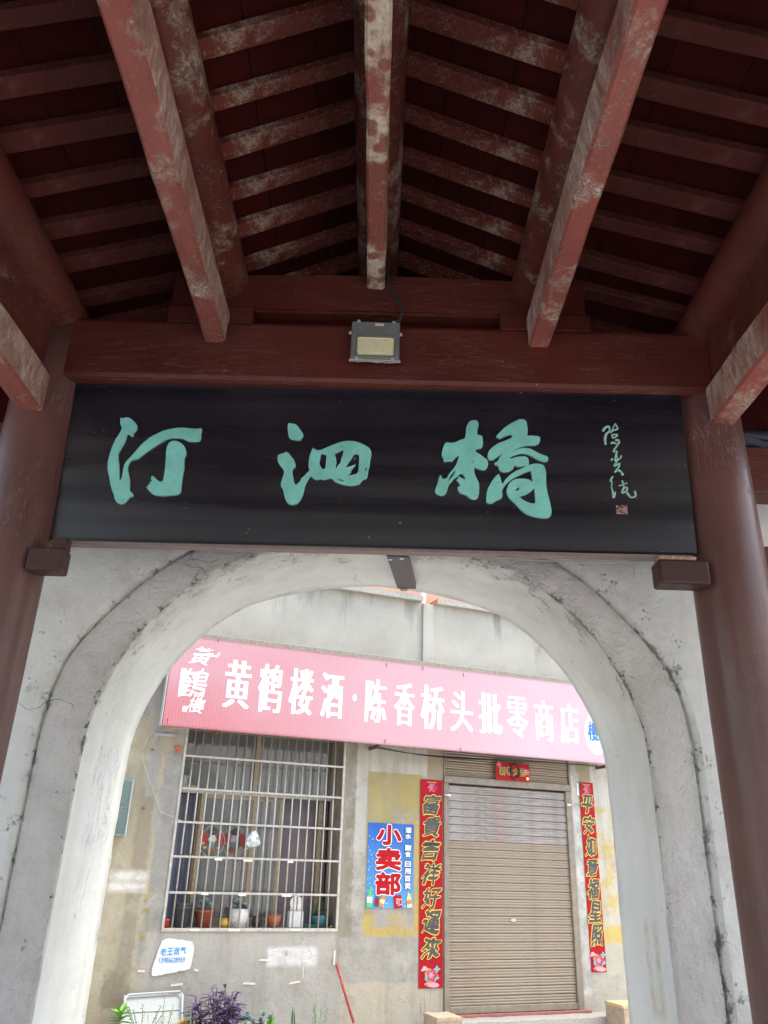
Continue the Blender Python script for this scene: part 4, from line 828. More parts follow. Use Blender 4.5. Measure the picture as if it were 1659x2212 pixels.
# roller shutter
M['slat'] = None
def slat_mat():
    g = G('beige_steel_slat'); a = g.noise(1.2, 5, .6, (.4, 1, 3)); b = g.noise(5, 6, .7); x, y, z = g.xyz()
    c = g.mix(g.rng(a, .35, .65), (.245, .19, .135), (.35, .29, .22)); c = g.mix(g.ma('MULTIPLY', g.rng(b, .5, .75), .4), c, (.17, .13, .10)); g.bump(b, .002); return g.done(c, .5, .1)
M['slat'] = slat_mat()
M['rail'] = flat('bronze_shutter_rail', (.24, .20, .155), .5, .15, .2, 12)
sh = part('roller_shutter', B(-.782, .822, -.012, .03, -1.432, -1.365, .004, 1), M['rail'], shop)
def slat_mesh(x0, x1, H=.0855):
    bm = bmesh.new(); prof = []; nr = 3; st_ = 7
    for r_ in range(nr):
        for q in range(st_):
            t = q/st_; prof.append((-.0065*math.sin(math.pi*t)**.8 if 0 < t < 1 else 0, (r_+t)*(H-.006)/nr))
    prof += [(0, H-.006), (.016, H-.005), (.016, H+.0005)]
    L_ = [bm.verts.new((x0, p[0], p[1])) for p in prof]; R_ = [bm.verts.new((x1, p[0], p[1])) for p in prof]
    for i in range(len(prof)-1): bm.faces.new((L_[i], R_[i], R_[i+1], L_[i+1]))
    return tomesh(bm, 'slat')
sm1 = slat_mesh(-.785, .82)
M['slatstain'] = None
def stain_mat():
    g = G('glue_stained_slat'); a = g.noise(1.2, 5, .6, (.4, 1, 3)); c = g.mix(g.rng(a, .35, .65), (.20, .175, .15), (.28, .25, .215))
    w1 = g.rng(g.noise(3.0, 6, .7, (1.3, 1, 5)), .40, .60); c = g.mix(g.ma('MULTIPLY', w1, .5), c, (.46, .43, .41))
    w2 = g.rng(g.noise(4.5, 5, .6, (1, 1, 1.5), off=(5, 1, 2)), .52, .62); c = g.mix(g.ma('MULTIPLY', w2, .5), c, (.38, .17, .15))
    w3 = g.rng(g.noise(4.5, 5, .6, (1, 1, 1.5), off=(1, 6, 7)), .58, .66); c = g.mix(g.ma('MULTIPLY', w3, .4), c, (.35, .45, .50)); return g.done(c, .55)
sm2 = sm1.copy(); sm1.materials.append(M['slat']); sm2.materials.append(stain_mat())
k = 0; z = -1.363
while z < .86:
    o = link('slat', sm2 if .26 < z < .80 else sm1, None, sh); o.matrix_basis = Matrix.Translation((0, .012 + random.uniform(-.001, .001), z)); z += .0855; k += 1
hb = part('shutter_housing', B(-.85, .91, -.03, .02, .878, .958, .006, 1), M['rail'], sh)
sm3 = slat_mesh(-.83, .88); sm3.materials.append(M['slat'])
for j in range(4):
    o = link('slat', sm3, None, sh); o.matrix_basis = Matrix.Translation((0, .012, .960+j*.0855))
part('dark_gap_board' if False else 'guide_rail', B(-.850, -.786, -.02, .06, -1.445, .877, .005, 1), M['rail'], sh)
part('guide_rail', B(.821, .905, -.02, .06, -1.445, .877, .005, 1), M['rail'], sh)
part('guide_rail', B(-.852, -.832, -.015, .06, .959, 1.27, .003, 1), M['rail'], sh); part('guide_rail', B(.885, .912, -.015, .06, .959, 1.27, .003, 1), M['rail'], sh)
bm = bmesh.new(); bm.faces.new([bm.verts.new(p) for p in ((-.85, .1, -1.46), (.91, .1, -1.46), (.91, .1, 1.3), (-.85, .1, 1.3))]); part('shutter_backing', bm, M['room'], sh)
for (x, y, s_) in ((165, 447, -1), (1100, 522, 1)):
    u, z = S(k5(x, y)); bm = bmesh.new()
    box(bm, u-.028, u+.012, -.045, -.024, z-.012, z+.012, .002, 1) if s_ > 0 else box(bm, u+.0, u+.04, -.045, -.024, z-.012, z+.012, .002, 1)
    tip = bm.verts.new((u+s_*.045, -.035, z)); bs = [bm.verts.new((u+s_*.006, yy, zz)) for yy, zz in ((-.045, z-.011), (-.028, z-.011), (-.028, z+.011), (-.045, z+.011))]
    for i in range(4): bm.faces.new((bs[i], bs[(i+1) % 4], tip))
    part('latch', bm, flat('white_latch', (.7, .7, .7), .4), sh)
u, z = S(k5(683, 1410)); bm = bmesh.new(); lathe(bm, [(.03, -.002), (.03, .002)], 0, 0, 20, 1, .5); bmesh.ops.transform(bm, matrix=Matrix.Translation((u, -.0, z)) @ Matrix.Rotation(math.pi/2, 4, 'X'), verts=bm.verts[:]); part('lock_plate', bm, flat('chrome', (.75, .78, .8), .25, .8), sh)
bm = bmesh.new(); box(bm, u-.006, u+.006, -.008, -.003, z-.008, z+.008); part('keyhole', bm, M['room'], sh)
part('door_sill', B(-.93, .99, -.035, .1, -1.468, -1.437, .006, 1), flat('red_sill_paint', (.34, .12, .10), .8, var=.25), shop)
part('door_step', rough_box(-1.05, 1.5, -.30, -.001, -1.75, -1.465, 30, .01), M['copc'], shop)
# two stone seats beside the door
tb = flat('tan_stone', (.40, .31, .22), .85, var=.2, sc=20, bump=.006); tb2 = flat('ochre_stone', (.55, .40, .22), .85, var=.2, sc=20, bump=.006)
def seatstone(u0, u1, zt, lab, mt, mt2):
    t = thing('stone_block', lab, 'block', ((u0+u1)/2, -.45, -1.67), SHOP, 'stone blocks beside the shutter')
    part('block_body', rough_box(u0, u1, -.62, -.31, -1.67, zt-.03, 8, .008), mt, t); part('block_top', rough_box(u0-.008, u1+.008, -.63, -.305, zt-.03, zt, 8, .008), mt2, t)
u0, zt = S(k4(830, 2150), .5); seatstone(u0, u0+.26, zt, 'tan stone block at the foot of the left red couplet', tb, tb)
u0, zt = S(k5(1475, 2055), .5); seatstone(u0, u0+.3, zt, 'ochre topped stone block at the foot of the right red couplet', tb, tb2)

# ------------------------------------------------------------------ shop sign
sg = thing('shop_sign', 'long faded pink shop sign with big white Chinese characters', 'sign', (-1.4, -.35, 1.2), SHOP)
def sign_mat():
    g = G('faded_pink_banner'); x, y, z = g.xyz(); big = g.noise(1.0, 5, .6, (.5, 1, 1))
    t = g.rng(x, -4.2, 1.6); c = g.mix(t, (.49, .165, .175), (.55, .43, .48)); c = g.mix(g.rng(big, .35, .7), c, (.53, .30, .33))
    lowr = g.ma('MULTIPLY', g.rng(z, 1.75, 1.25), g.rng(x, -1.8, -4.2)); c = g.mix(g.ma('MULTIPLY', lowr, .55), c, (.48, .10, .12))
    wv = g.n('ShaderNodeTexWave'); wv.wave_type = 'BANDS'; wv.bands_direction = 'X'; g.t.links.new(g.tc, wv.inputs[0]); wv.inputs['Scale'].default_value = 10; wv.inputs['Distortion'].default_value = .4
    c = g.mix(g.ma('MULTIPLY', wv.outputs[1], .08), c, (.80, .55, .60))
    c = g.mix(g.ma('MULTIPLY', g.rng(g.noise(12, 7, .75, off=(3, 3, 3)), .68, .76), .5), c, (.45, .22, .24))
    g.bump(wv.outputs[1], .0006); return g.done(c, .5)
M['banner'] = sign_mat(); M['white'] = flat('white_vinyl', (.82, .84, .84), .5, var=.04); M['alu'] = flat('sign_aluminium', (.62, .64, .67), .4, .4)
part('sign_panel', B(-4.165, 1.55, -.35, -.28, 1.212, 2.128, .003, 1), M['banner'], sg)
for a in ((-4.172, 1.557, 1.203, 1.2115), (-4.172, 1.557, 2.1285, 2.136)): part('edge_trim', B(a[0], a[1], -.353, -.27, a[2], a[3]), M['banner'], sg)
part('end_plate', B(-4.180, -4.1725, -.353, -.20, 1.203, 2.136), M['alu'], sg); part('end_plate', B(1.5575, 1.565, -.353, -.20, 1.203, 2.136), M['alu'], sg)
for (ch, a, b, c, d_) in SIGNCH:
    text('sign_character', ch, a, b, c, d_, -.3515, M['white'], sg, fat=.045 if ch not in '头零商' else .035)
bm = bmesh.new(); lathe(bm, [(.030, -.0006), (.030, .0006)], 0, 0, 20, .8, 1.3); bmesh.ops.transform(bm, matrix=Matrix.Translation((-2.124, -.352, 1.676)) @ Matrix.Rotation(math.pi/2, 4, 'X'), verts=bm.verts[:]); part('middle_dot', bm, M['white'], sg)
lw = flat('white_logo_print', (.80, .82, .82), .5, var=.04)
text('logo_character', '黃', -3.985, -3.735, 1.845, 2.035, -.3515, lw, sg, nib=.0032, wob=.03, shear=.3)
text('logo_character', '鶴', -4.05, -3.76, 1.495, 1.80, -.3515, lw, sg, nib=.0035, wob=.03, shear=.15)
text('logo_character', '樓', -3.95, -3.755, 1.345, 1.50, -.3515, lw, sg, nib=.0022, wob=.02, shear=.2)
bm = bmesh.new(); box(bm, -4.052, -3.995, -.3528, -.3512, 1.53, 1.79)   # the broad brush stroke at the left of the middle character
for v in bm.verts: v.co.x += .012*noise.noise(Vector((v.co.z*9, 0, 0)))
part('logo_stroke', bm, lw, sg)
bm = bmesh.new(); box(bm, -3.79, -3.69, -.3528, -.3512, 1.945, 1.965); part('logo_stroke', bm, lw, sg)
for j in range(4): part('logo_seal', B(-3.988+.013*j, -3.980+.013*j, -.3525, -.3510, 1.35, 1.412), lw, sg)
part('logo_seal', B(-3.992, -3.935, -.3523, -.3508, 1.378, 1.384), lw, sg)
text('registered_mark', '®', -3.702, -3.662, 1.965, 2.002, -.3515, lw, sg)
# white round badge with blue character at the right end
bm = bmesh.new(); lathe(bm, [(.17, -.0006), (.17, .0006)], 0, 0, 48, 1, 1.48); bmesh.ops.transform(bm, matrix=Matrix.Translation((1.09, -.352, 1.545)) @ Matrix.Rotation(math.pi/2, 4, 'X'), verts=bm.verts[:]); part('badge', bm, flat('pale_blue_badge', (.62, .72, .78), .5, var=.05), sg)
bl = flat('blue_brush_print', (.05, .17, .50), .5)
text('badge_character', '樓', .965, 1.155, 1.465, 1.705, -.3535, bl, sg, nib=.008, wob=.02, shear=.15)
text('badge_number', '20', 1.04, 1.09, 1.385, 1.435, -.3535, flat('grey_blue_print', (.35, .42, .5)), sg)
for a in ((1.028, 1.102, 1.378, 1.381), (1.028, 1.102, 1.439, 1.442)): part('badge_rule', B(a[0], a[1], -.3533, -.3529, a[2], a[3]), flat('grey_print', (.5, .52, .55)), sg)
text('badge_caption', '楼', .930, .946, 1.52, 1.545, -.3535, bl, sg); text('badge_caption', '酒', .930, .946, 1.49, 1.515, -.3535, bl, sg)
hk = flat('rusty_hook', (.16, .07, .05), .8)
for p in (k1(505, 108), k2(222, 540), k2(685, 600), k1(130, 700), k2(212, 1000), k2(668, 1050), k2(440, 560)):
    u, z = S(p, .36); bm = bmesh.new(); tube(bm, [(u, -.34, z+.015), (u, -.362, z+.012), (u-.002, -.364, z-.03)], .0035, 6); part('hook', bm, hk, sg)
# steel arms carrying the sign
for (ua, ub) in ((-1.79, -1.50), (1.32, 1.05), (-3.6, -3.9)):
    bm = bmesh.new(); box(bm, ua-.015, ua+.015, -.30, -.001, 1.188, 1.206); box(bm, ua-.01, ua+.01, -.29, -.002, 1.17, 1.187); part('support_arm', bm, hk, sg)
bm = bmesh.new()
for j in range(5): tube(bm, smooth_pts([(-1.75, -.10-.02*j, 1.19), (-1.2, -.12-.02*j, 1.15-.005*j), (-.5, -.10-.02*j, 1.165-.006*j), (.3, -.12-.015*j, 1.18), (1.4, -.1, 1.20)], 2), .006, 6)
single('cable_bundle', bm, flat('black_cable', (.03, .03, .035), .5), 'bundle of thin black cables running under the pink sign', 'cables', SHOP, smooth=True)

# ------------------------------------------------------------------ couplets and posters
def red_mat(name, c=(.50, .008, .022)):
    g = G(name); a = g.noise(2, 4); b = g.noise(20, 6, .7); c2 = g.mix(g.rng(a, .3, .7), c, tuple(q*.8 for q in c)); g.bump(g.noise(5, 3), .01)
    c2 = g.mix(g.ma('MULTIPLY', g.rng(b, .70, .76), .4), c2, (.6, .3, .3)); return g.done(c2, .5, spec=.2)
M['red'] = red_mat('glossy_red_paper', (.40, .004, .012)); M['gold'] = flat('gold_print', (.85, .60, .10), .4, .2); M['ink'] = flat('dark_ink_print', (.065, .058, .055), .45)
M['pink'] = flat('pink_print', (.55, .12, .20), .4); M['palepink'] = flat('pale_pink_print', (.58, .32, .37), .4); M['aqua'] = flat('aqua_print', (.16, .40, .46), .4); M['ochre'] = flat('brown_print', (.50, .22, .06), .4); M['crim'] = flat('crimson_print', (.42, .01, .06), .4)
def sheet(x0, x1, z0, z1, y, nx=6, nz=40, amp=.004, lean=0, curl=0):
    bm = bmesh.new(); V = []
    for j in range(nz+1):
        z = z0+(z1-z0)*j/nz; row = []
        for i in range(nx+1):
            t = i/nx; x = x0+(x1-x0)*t + lean*(1-j/nz); yy = y - amp*abs(noise.noise(Vector((x*5, z*3, 2)))) - curl*max(0, .25-t)*4*max(0, (j/nz-.9)*10)
            row.append(bm.verts.new((x, yy, z)))
        V.append(row)
    for j in range(nz):
        for i in range(nx): bm.faces.new((V[j][i], V[j][i+1], V[j+1][i+1], V[j+1][i]))
    return bm
def disc(name, u, z, r, y, mt, parent, sx=1, sz=1, petals=0, amp=.25, ph=0):
    bm = bmesh.new(); n = 28; vs = []
    for k in range(n):
        a = 2*math.pi*k/n; rr = r*(1+amp*math.cos(petals*a+ph)) if petals else r; vs.append(bm.verts.new((u+rr*sx*math.cos(a), y, z+rr*sz*math.sin(a))))
    bm.faces.new(vs); return part(name, bm, mt, parent)
def flower(u, z, s, y, parent):
    disc('printed_leaf', u-.8*s, z+.75*s, .42*s, y, M['palepink'], parent, 1.3, .6, 3, .3, 1); disc('printed_leaf', u+.8*s, z+.7*s, .38*s, y, M['aqua'], parent, 1, .8, 4, .3)
    disc('printed_leaf', u+.1*s, z-.95*s, .75*s, y, M['palepink'], parent, 1.2, .45, 2, .2, 1); disc('printed_flower', u, z, .9*s, y-.0006, M['ochre'], parent, 1, .85, 7, .12)
    disc('printed_leaf', u-.55*s, z-.2*s, .3*s, y-.0012, M['aqua'], parent, 1, 1, 3, .3); disc('printed_leaf', u+.7*s, z-.25*s, .34*s, y-.0012, M['aqua'], parent, 1, .8, 3, .3)
    disc('printed_flower', u+.12*s, z+.05*s, .62*s, y-.0018, M['crim'], parent, 1, 1, 5, .15); disc('printed_flower', u, z+.08*s, .45*s, y-.0024, M['pink'], parent, 1, 1, 6, .25)
    disc('printed_flower', u, z+.05*s, .24*s, y-.003, M['palepink'], parent, 1, 1, 5, .4, .6); disc('printed_berry', u-.72*s, z-.75*s, .10*s, y-.002, M['crim'], parent); disc('printed_berry', u-.62*s, z-.98*s, .09*s, y-.002, M['crim'], parent)
def couplet(name, chars, x0, x1, z0, z1, cz0, cz1, lab, lean=0, curl=0, cw=.20):
    t = thing(name, lab, 'banner', ((x0+x1)/2, -.01, z0), SHOP, 'red spring couplets on the shop front')
    part('paper', sheet(x0, x1, z0, z1, -.006, lean=lean, curl=curl), M['red'], t)
    n = len(chars); H = (cz1-cz0)/n; xm = (x0+x1)/2
    for i, ch in enumerate(chars):
        zc = cz1 - H*(i+.5); tt = (zc-z0)/(z1-z0); xo = lean*(1-tt); h = H*.92
        text('character_outline', ch, xm+xo-cw/2-.007, xm+xo+cw/2+.007, zc-h/2-.007, zc+h/2+.007, -.0125, M['gold'], t, halo=.007, nib=.009, wob=.03, shear=.22)
        text('character', ch, xm+xo-cw/2, xm+xo+cw/2, zc-h/2, zc+h/2, -.0145, M['ink'], t, nib=.009, wob=.03, shear=.22)
    flower(xm+lean*.95, z0+.115, .085, -.0125, t)
    disc('printed_flower', xm, z1-.085, .045, -.0125, M['pink'], t, 1, 1, 6, .3); disc('printed_flower', xm+.04, z1-.09, .03, -.0131, M['crim'], t, 1, 1, 5, .3)
    part('printed_title', B(xm-.06, xm+.06, -.0128, -.0122, z1-.035, z1-.022), M['ochre'], t)
    return t
tl = couplet('spring_couplet', '富貴吉祥好運來', -1.148, -.862, -1.19, .90, -.935, .755, 'left red couplet with seven dark gold-edged characters beside the blue poster', cw=.24)
tr = couplet('spring_couplet', '平安如意福星照', 1.035, 1.245, -1.075, 1.0, -.815, .865, 'right red couplet with peeling white top corner, at the right of the shutter', curl=.05, cw=.18)
part('paper_back', B(1.0, 1.034, -.008, -.004, .84, .985), M['white'], tr)
bn = thing('door_banner', 'small red paper banner hung above the shutter, partly hidden by a dark ring', 'banner', (.05, -.05, .95), SHOP)
part('paper', sheet(-.178, .292, .95, 1.155, -.052, 8, 6), M['red'], bn)
for i, ch in enumerate('新春大吉'):
    x = -.125+.094*i
    text('character_outline', ch, x-.004, x+.084, 1.006, 1.108, -.0585, M['gold'], bn, halo=.004, nib=.003, wob=.01); text('character', ch, x, x+.08, 1.01, 1.104, -.0605, M['ink'], bn, nib=.003, wob=.01)
disc('printed_flower', -.135, 1.125, .03, -.0585, M['pink'], bn, 1, 1, 6, .3); disc('printed_flower', .255, 1.06, .035, -.0585, M['pink'], bn, 1, 1, 6, .3); disc('printed_flower', .26, .985, .02, -.0585, M['gold'], bn, 1, 1, 5, .3)
bm = bmesh.new(); cx_, cz_ = S(k5(695, 262), .06)
tube(bm, [(cx_+.055*math.cos(a*math.pi/12), -.072+.004*math.sin(a), cz_+.085*math.sin(a*math.pi/12)) for a in range(25)], .011, 8, False)
single('dark_wreath', bm, flat('dark_dry_rope', (.10, .04, .04), .9, var=.4), 'dark oval rope ring hanging over the small red banner', 'ring', SHOP, smooth=True)

ps = thing('shop_poster', 'blue poster with three large red white-edged characters and drinks at its foot', 'poster', (-1.5, -.01, -.44), SHOP)
g = G('blue_poster_print'); x, y, z = g.xyz(); nz = g.noise(4, 4); c = g.mix(g.rng(z, -.44, .42), (.10, .34, .62), (.03, .10, .42)); c = g.mix(g.rng(nz, .4, .7, 0, .3), c, (.07, .22, .58)); g.bump(g.noise(6, 3), .012)
part('paper', sheet(-1.772, -1.222, -.441, .405, -.004, 8, 14, .005), g.done(c, .45, spec=.25), ps)
M['pred'] = flat('poster_red', (.42, .004, .010), .5, spec=.2)
for ch, c_, d_ in (('小', .182, .392), ('卖', -.073, .155), ('部', -.315, -.088)):
    text('title_edge', ch, -1.684, -1.362, c_-.010, d_+.010, -.0125, M['white'], ps, halo=.021)
    text('title_character', ch, -1.675, -1.371, c_, d_, -.0140, M['pred'], ps, halo=.011)
dk = flat('poster_dark_edge', (.02, .03, .14), .35)
for ch, y0_, y1_ in (('酒', 695, 738), ('水', 742, 785), ('副', 830, 875), ('食', 880, 925), ('日', 957, 1000), ('用', 1012, 1055), ('百', 1068, 1112), ('货', 1122, 1170)):
    c_ = S(k4(640, y1_), .01)[1]; d_ = S(k4(640, y0_), .01)[1]
    text('caption_edge', ch, -1.335, -1.252, c_-.003, d_+.003, -.0125, dk, ps, halo=.006); text('caption_character', ch, -1.330, -1.257, c_, d_, -.0138, M['white'], ps, halo=.0022)
def bottle(u, z, h, r, tilt, body, capc, can=False, band=None):
    pr = [(-.5, 0), (.5, 0), (.5, .55), (.42, .66), (.2, .8), (.2, 1), (-.2, 1), (-.2, .8), (-.42, .66), (-.5, .55)] if not can else [(-.42, 0), (.42, 0), (.5, .05), (.5, .93), (.42, 1), (-.42, 1), (-.5, .93), (-.5, .05)]
    ca, sa = math.cos(tilt), math.sin(tilt); bm = bmesh.new()
    def T(a, b): X = a*r*2; Z = b*h; return (u+X*ca+Z*sa, -.0125, z-X*sa+Z*ca)
    bm.faces.new([bm.verts.new(T(*p)) for p in pr]); part('printed_bottle' if not can else 'printed_can', bm, body, ps)
    for (a0, a1, b0, b1, mt) in ([(-.22, .22, .93, 1.02, capc)] if not can else []) + ([(-.5, .5, .22, .5, band)] if band else []):
        bm = bmesh.new(); bm.faces.new([bm.verts.new((q[0], q[1]-.0008, q[2])) for q in (T(a0, b0), T(a1, b0), T(a1, b1), T(a0, b1))]); part('printed_cap', bm, mt, ps)
gn = flat('green_print', (.10, .48, .18), .35); org = flat('orange_print', (.75, .22, .05), .35); brn = flat('cola_print', (.12, .05, .03), .35); ylw = flat('cream_print', (.85, .70, .30), .35)
bottle(-1.735, -.432, .20, .030, .05, gn, gn, band=M['white']); bottle(-1.655, -.425, .135, .024, .15, brn, M['pred'], band=M['pred']); bottle(-1.60, -.425, .145, .024, .32, org, M['pred'], band=ylw)
bottle(-1.395, -.438, .125, .046, -.12, M['pred'], M['white'], can=True); bottle(-1.262, -.43, .15, .028, -.12, ylw, org, band=org)
text('can_lettering', '可口', -1.425, -1.36, -.41, -.345, -.0145, M['white'], ps, wob=.006); 
random.seed(5)
bm = bmesh.new()
for i in range(70):
    u = random.uniform(-1.765, -1.23); z = random.uniform(-.435, -.30) if i < 45 else random.uniform(-.3, .3); 
    if i >= 45: u = random.uniform(-1.765, -1.69)
    r = random.uniform(.003, .008); bm.faces.new([bm.verts.new((u+r*math.cos(a)*random.uniform(.6, 1), -.0112, z+1.4*r*math.sin(a))) for a in (0, 1.2, 2.4, 3.6, 4.8)])
part('printed_splash', bm, flat('pale_ice_print', (.45, .66, .86), .3), ps, kind='stuff')

# painted gas advertisement
ad = thing('painted_notice', 'blue stencilled gas delivery notice with a phone number on a white patch', 'notice', (-3.72, -.01, -.92), SHOP)
M['stencil'] = flat('blue_stencil_paint', (.06, .36, .68), .8, var=.3, sc=90)
for i, ch in enumerate('老王送气'):
    text('stencil_character', ch, -3.848+i*.0615, -3.792+i*.0615, -.862+.004*i, -.800+.004*i, -.0135, M['stencil'], ad, halo=.0018)
text('stencil_number', '13986628959', -3.850, -3.608, -.922, -.878, -.0135, M['stencil'], ad, halo=.0008)
bm = bmesh.new(); random.seed(8); rag = []
for (a_, b_), (c_, d_) in zip(((-3.845, -.735), (-3.79, -.715), (-3.56, -.745), (-3.530, -.80), (-3.545, -.975), (-3.68, -1.0), (-3.90, -1.035), (-3.91, -.97), (-3.87, -.82)), ((-3.79, -.715), (-3.56, -.745), (-3.530, -.80), (-3.545, -.975), (-3.68, -1.0), (-3.90, -1.035), (-3.91, -.97), (-3.87, -.82), (-3.845, -.735))):
    for q in range(12):
        t = q/12; rag.append((a_+(c_-a_)*t, b_+(d_-b_)*t))
for it in range(5): rag = [((rag[i-1][0]+rag[i][0]*2+rag[(i+1) % len(rag)][0])/4, (rag[i-1][1]+rag[i][1]*2+rag[(i+1) % len(rag)][1])/4) for i in range(len(rag))]
rag = [(p[0]+random.uniform(-.0025, .0025), p[1]+random.uniform(-.0035, .0035)) for p in rag]
bm.faces.new([bm.verts.new((p[0], -.0118, p[1])) for p in rag])
part('white_patch', bm, flat('white_distemper', (.74, .75, .77), .9, var=.05), ad)

# scraps of tape stuck to the wall
for (x, y, w_, a, lab) in ((308, 428, 38, .05, 'short cream tape scrap on the sandy wall left of the notice'), (522, 510, 64, -.1, 'cream tape strip stuck just below the white notice'), (640, 422, 26, .25, 'tiny tape scrap right of the white notice'), (957, 503, 68, .05, 'long cream tape strip low in the middle of the grey wall'), (1232, 497, 66, -.15, 'cream tape strip low below the white smear'), (1052, 362, 64, .03, 'cream tape strip at the left end of the white smear'), (1300, 367, 34, -.1, 'cream tape scrap on the white smear'), (1472, 348, 10, 0, 'upright white tape strip near the window corner')):
    u, z = S(k6(x, y)); wd = w_*.0046*.19; hh = .017 if w_ > 10 else .13
    bm = bmesh.new(); box(bm, -wd, wd, -.0022, -.0012, -hh/2, hh/2); bmesh.ops.transform(bm, matrix=Matrix.Translation((u, -.012, z)) @ Matrix.Rotation(a, 4, 'Y'), verts=bm.verts[:])
    single('tape_strip', bm, M['tape'], lab, 'tape', SHOP, 'tape scraps on the shop wall')

# ------------------------------------------------------------------ left-hand fittings
mbx = thing('meter_cabinet', 'tall greenish glass meter cabinet on the far left of the shop wall', 'cabinet', (-4.47, -.06, .16), SHOP)
part('cabinet_body', B(-4.62, -4.335, -.12, -.012, .163, .69, .006, 1), flat('green_grey_enamel', (.22, .27, .25), .4), mbx)
for a in ((-4.60, -4.36, .19, .42), (-4.60, -4.36, .44, .665)): part('cabinet_window', B(a[0], a[1], -.128, -.1205, a[2], a[3], .003, 1), flat('green_glass', (.12, .18, .17), .1), mbx)
part('cabinet_rim', B(-4.345, -4.335, -.132, -.1205, .165, .688), flat('pale_rim', (.5, .54, .53), .4), mbx)
def wire(pts, lab, mt, r=.0045, off=.03, kf=k3, name='wall_wire'):
    bm = bmesh.new(); p = [(S(kf(*q), off)[0], -off-.012, S(kf(*q), off)[1]) for q in pts]; tube(bm, smooth_pts(p, 2), r, 6); single(name, bm, mt, lab, 'wire', SHOP, smooth=True)
cw_ = flat('cream_wire', (.46, .44, .37), .6)
wire([(455, 100), (380, 125), (300, 125), (220, 132), (160, 150), (122, 185), (115, 215), (130, 222), (142, 195), (120, 160), (95, 150), (60, 195), (25, 280), (18, 360), (50, 480), (90, 580), (130, 690), (148, 765), (180, 800), (250, 820), (300, 850), (330, 856)], 'cream wire looping down the wall left of the barred window', cw_)
wire([(60, -40), (40, -25), (25, -5), (45, 15), (60, 20), (80, 0)], 'thin coil of wire by the left end of the pink sign', flat('grey_blue_wire', (.25, .27, .32), .6), .007)
jb = thing('junction_box', 'small cream socket box tucked under the left end of the pink sign', 'socket', (S(k3(340, 105))[0], -.02, S(k3(340, 105))[1]), SHOP)
u, z = S(k3(340, 102), .03); part('box_body', B(u-.03, u+.035, -.05, -.012, z-.028, z+.03, .003, 1), flat('cream_plastic', (.66, .64, .58), .5), jb)
for q in (-.006, .012): part('socket_hole', B(u+q-.003, u+q+.003, -.0506, -.0502, z-.002, z+.004), M['room'], jb)
u0, z0 = S(k3(305, 290)); bm = rough_box(u0-.035, u0+.03, -.022, -.012, z0-.03, z0+.035, 5, .03)
single('exposed_brick', bm, M['brick'], 'bare red brick showing at the upper left corner of the window', 'brick', SHOP)
u0, z0 = S(k3(200, 178)); single('conduit_clamp', B(u0-.12, u0+.09, -.03, -.013, z0-.016, z0+.014, .003, 1), flat('grey_steel_strip', (.42, .44, .46), .5), 'grey steel strip across the wall left of the window', 'bracket', SHOP)
for (x, y, lab) in ((97, 295, 'red plastic scrap nailed high on the left wall'), (25, 755, 'red plastic scrap nailed lower on the left wall')):
    u, z = S(k3(x, y)); bm = bmesh.new(); bmesh.ops.create_icosphere(bm, subdivisions=2, radius=.017)
    for v in bm.verts: v.co = Vector((u, -.025, z)) + Vector((v.co.x*1.0*(1+noise.noise(v.co*60)), v.co.y*.5, v.co.z*.7*(1+noise.noise(v.co*50))))
    single('red_scrap', bm, flat('red_plastic', (.34, .06, .06), .4), lab, 'scrap', SHOP, 'red scraps on the left wall')

# ------------------------------------------------------------------ things on the window sill
SY = .135; SZ = -.633
def leafblade(bm, base, d, L, w_, droop=.3, n=4, up=Vector((0, 0, 1))):
    d = d.normalized(); s = d.cross(up)
    if s.length < 1e-3: s = Vector((1, 0, 0))
    s.normalize(); prev = None; p = Vector(base); dd = d.copy()
    for i in range(n+1):
        t = i/n; ww = w_*math.sin(math.pi*min(1, .12+t*.88))**.8*(1 if i < n else 0.05); a = bm.verts.new(p - s*ww/2); c = bm.verts.new(p - Vector((0, 0, ww*.18))); b = bm.verts.new(p + s*ww/2)
        if prev:
            bm.faces.new((prev[0], prev[1], c, a)); bm.faces.new((prev[1], prev[2], b, c))
        prev = (a, c, b); dd = (dd - Vector((0, 0, droop/n))).normalized(); p = p + dd*L/n
def rosette(bm, c, n, L, w_, el0=.2, el1=1.3, droop=.2):
    for i in range(n):
        a = i*2.399; t = i/n; el = el0+(el1-el0)*t; leafblade(bm, Vector(c)+Vector((0, 0, .01*t)), Vector((math.cos(a)*math.cos(el), math.sin(a)*math.cos(el), math.sin(el))), L*(1-.4*t), w_*(1-.3*t), droop)
M['succ'] = flat('blue_green_succulent', (.30, .42, .38), .6, var=.3, sc=20); M['leaf'] = flat('green_leaf', (.07, .20, .035), .5, var=.4, sc=14); M['leaf2'] = flat('dark_green_leaf', (.10, .22, .09), .5, var=.4, sc=14)
M['soil'] = flat('dark_soil', (.06, .045, .035), .95, var=.4, sc=60); M['dry'] = flat('dry_leaf', (.30, .20, .14), .8, var=.3)
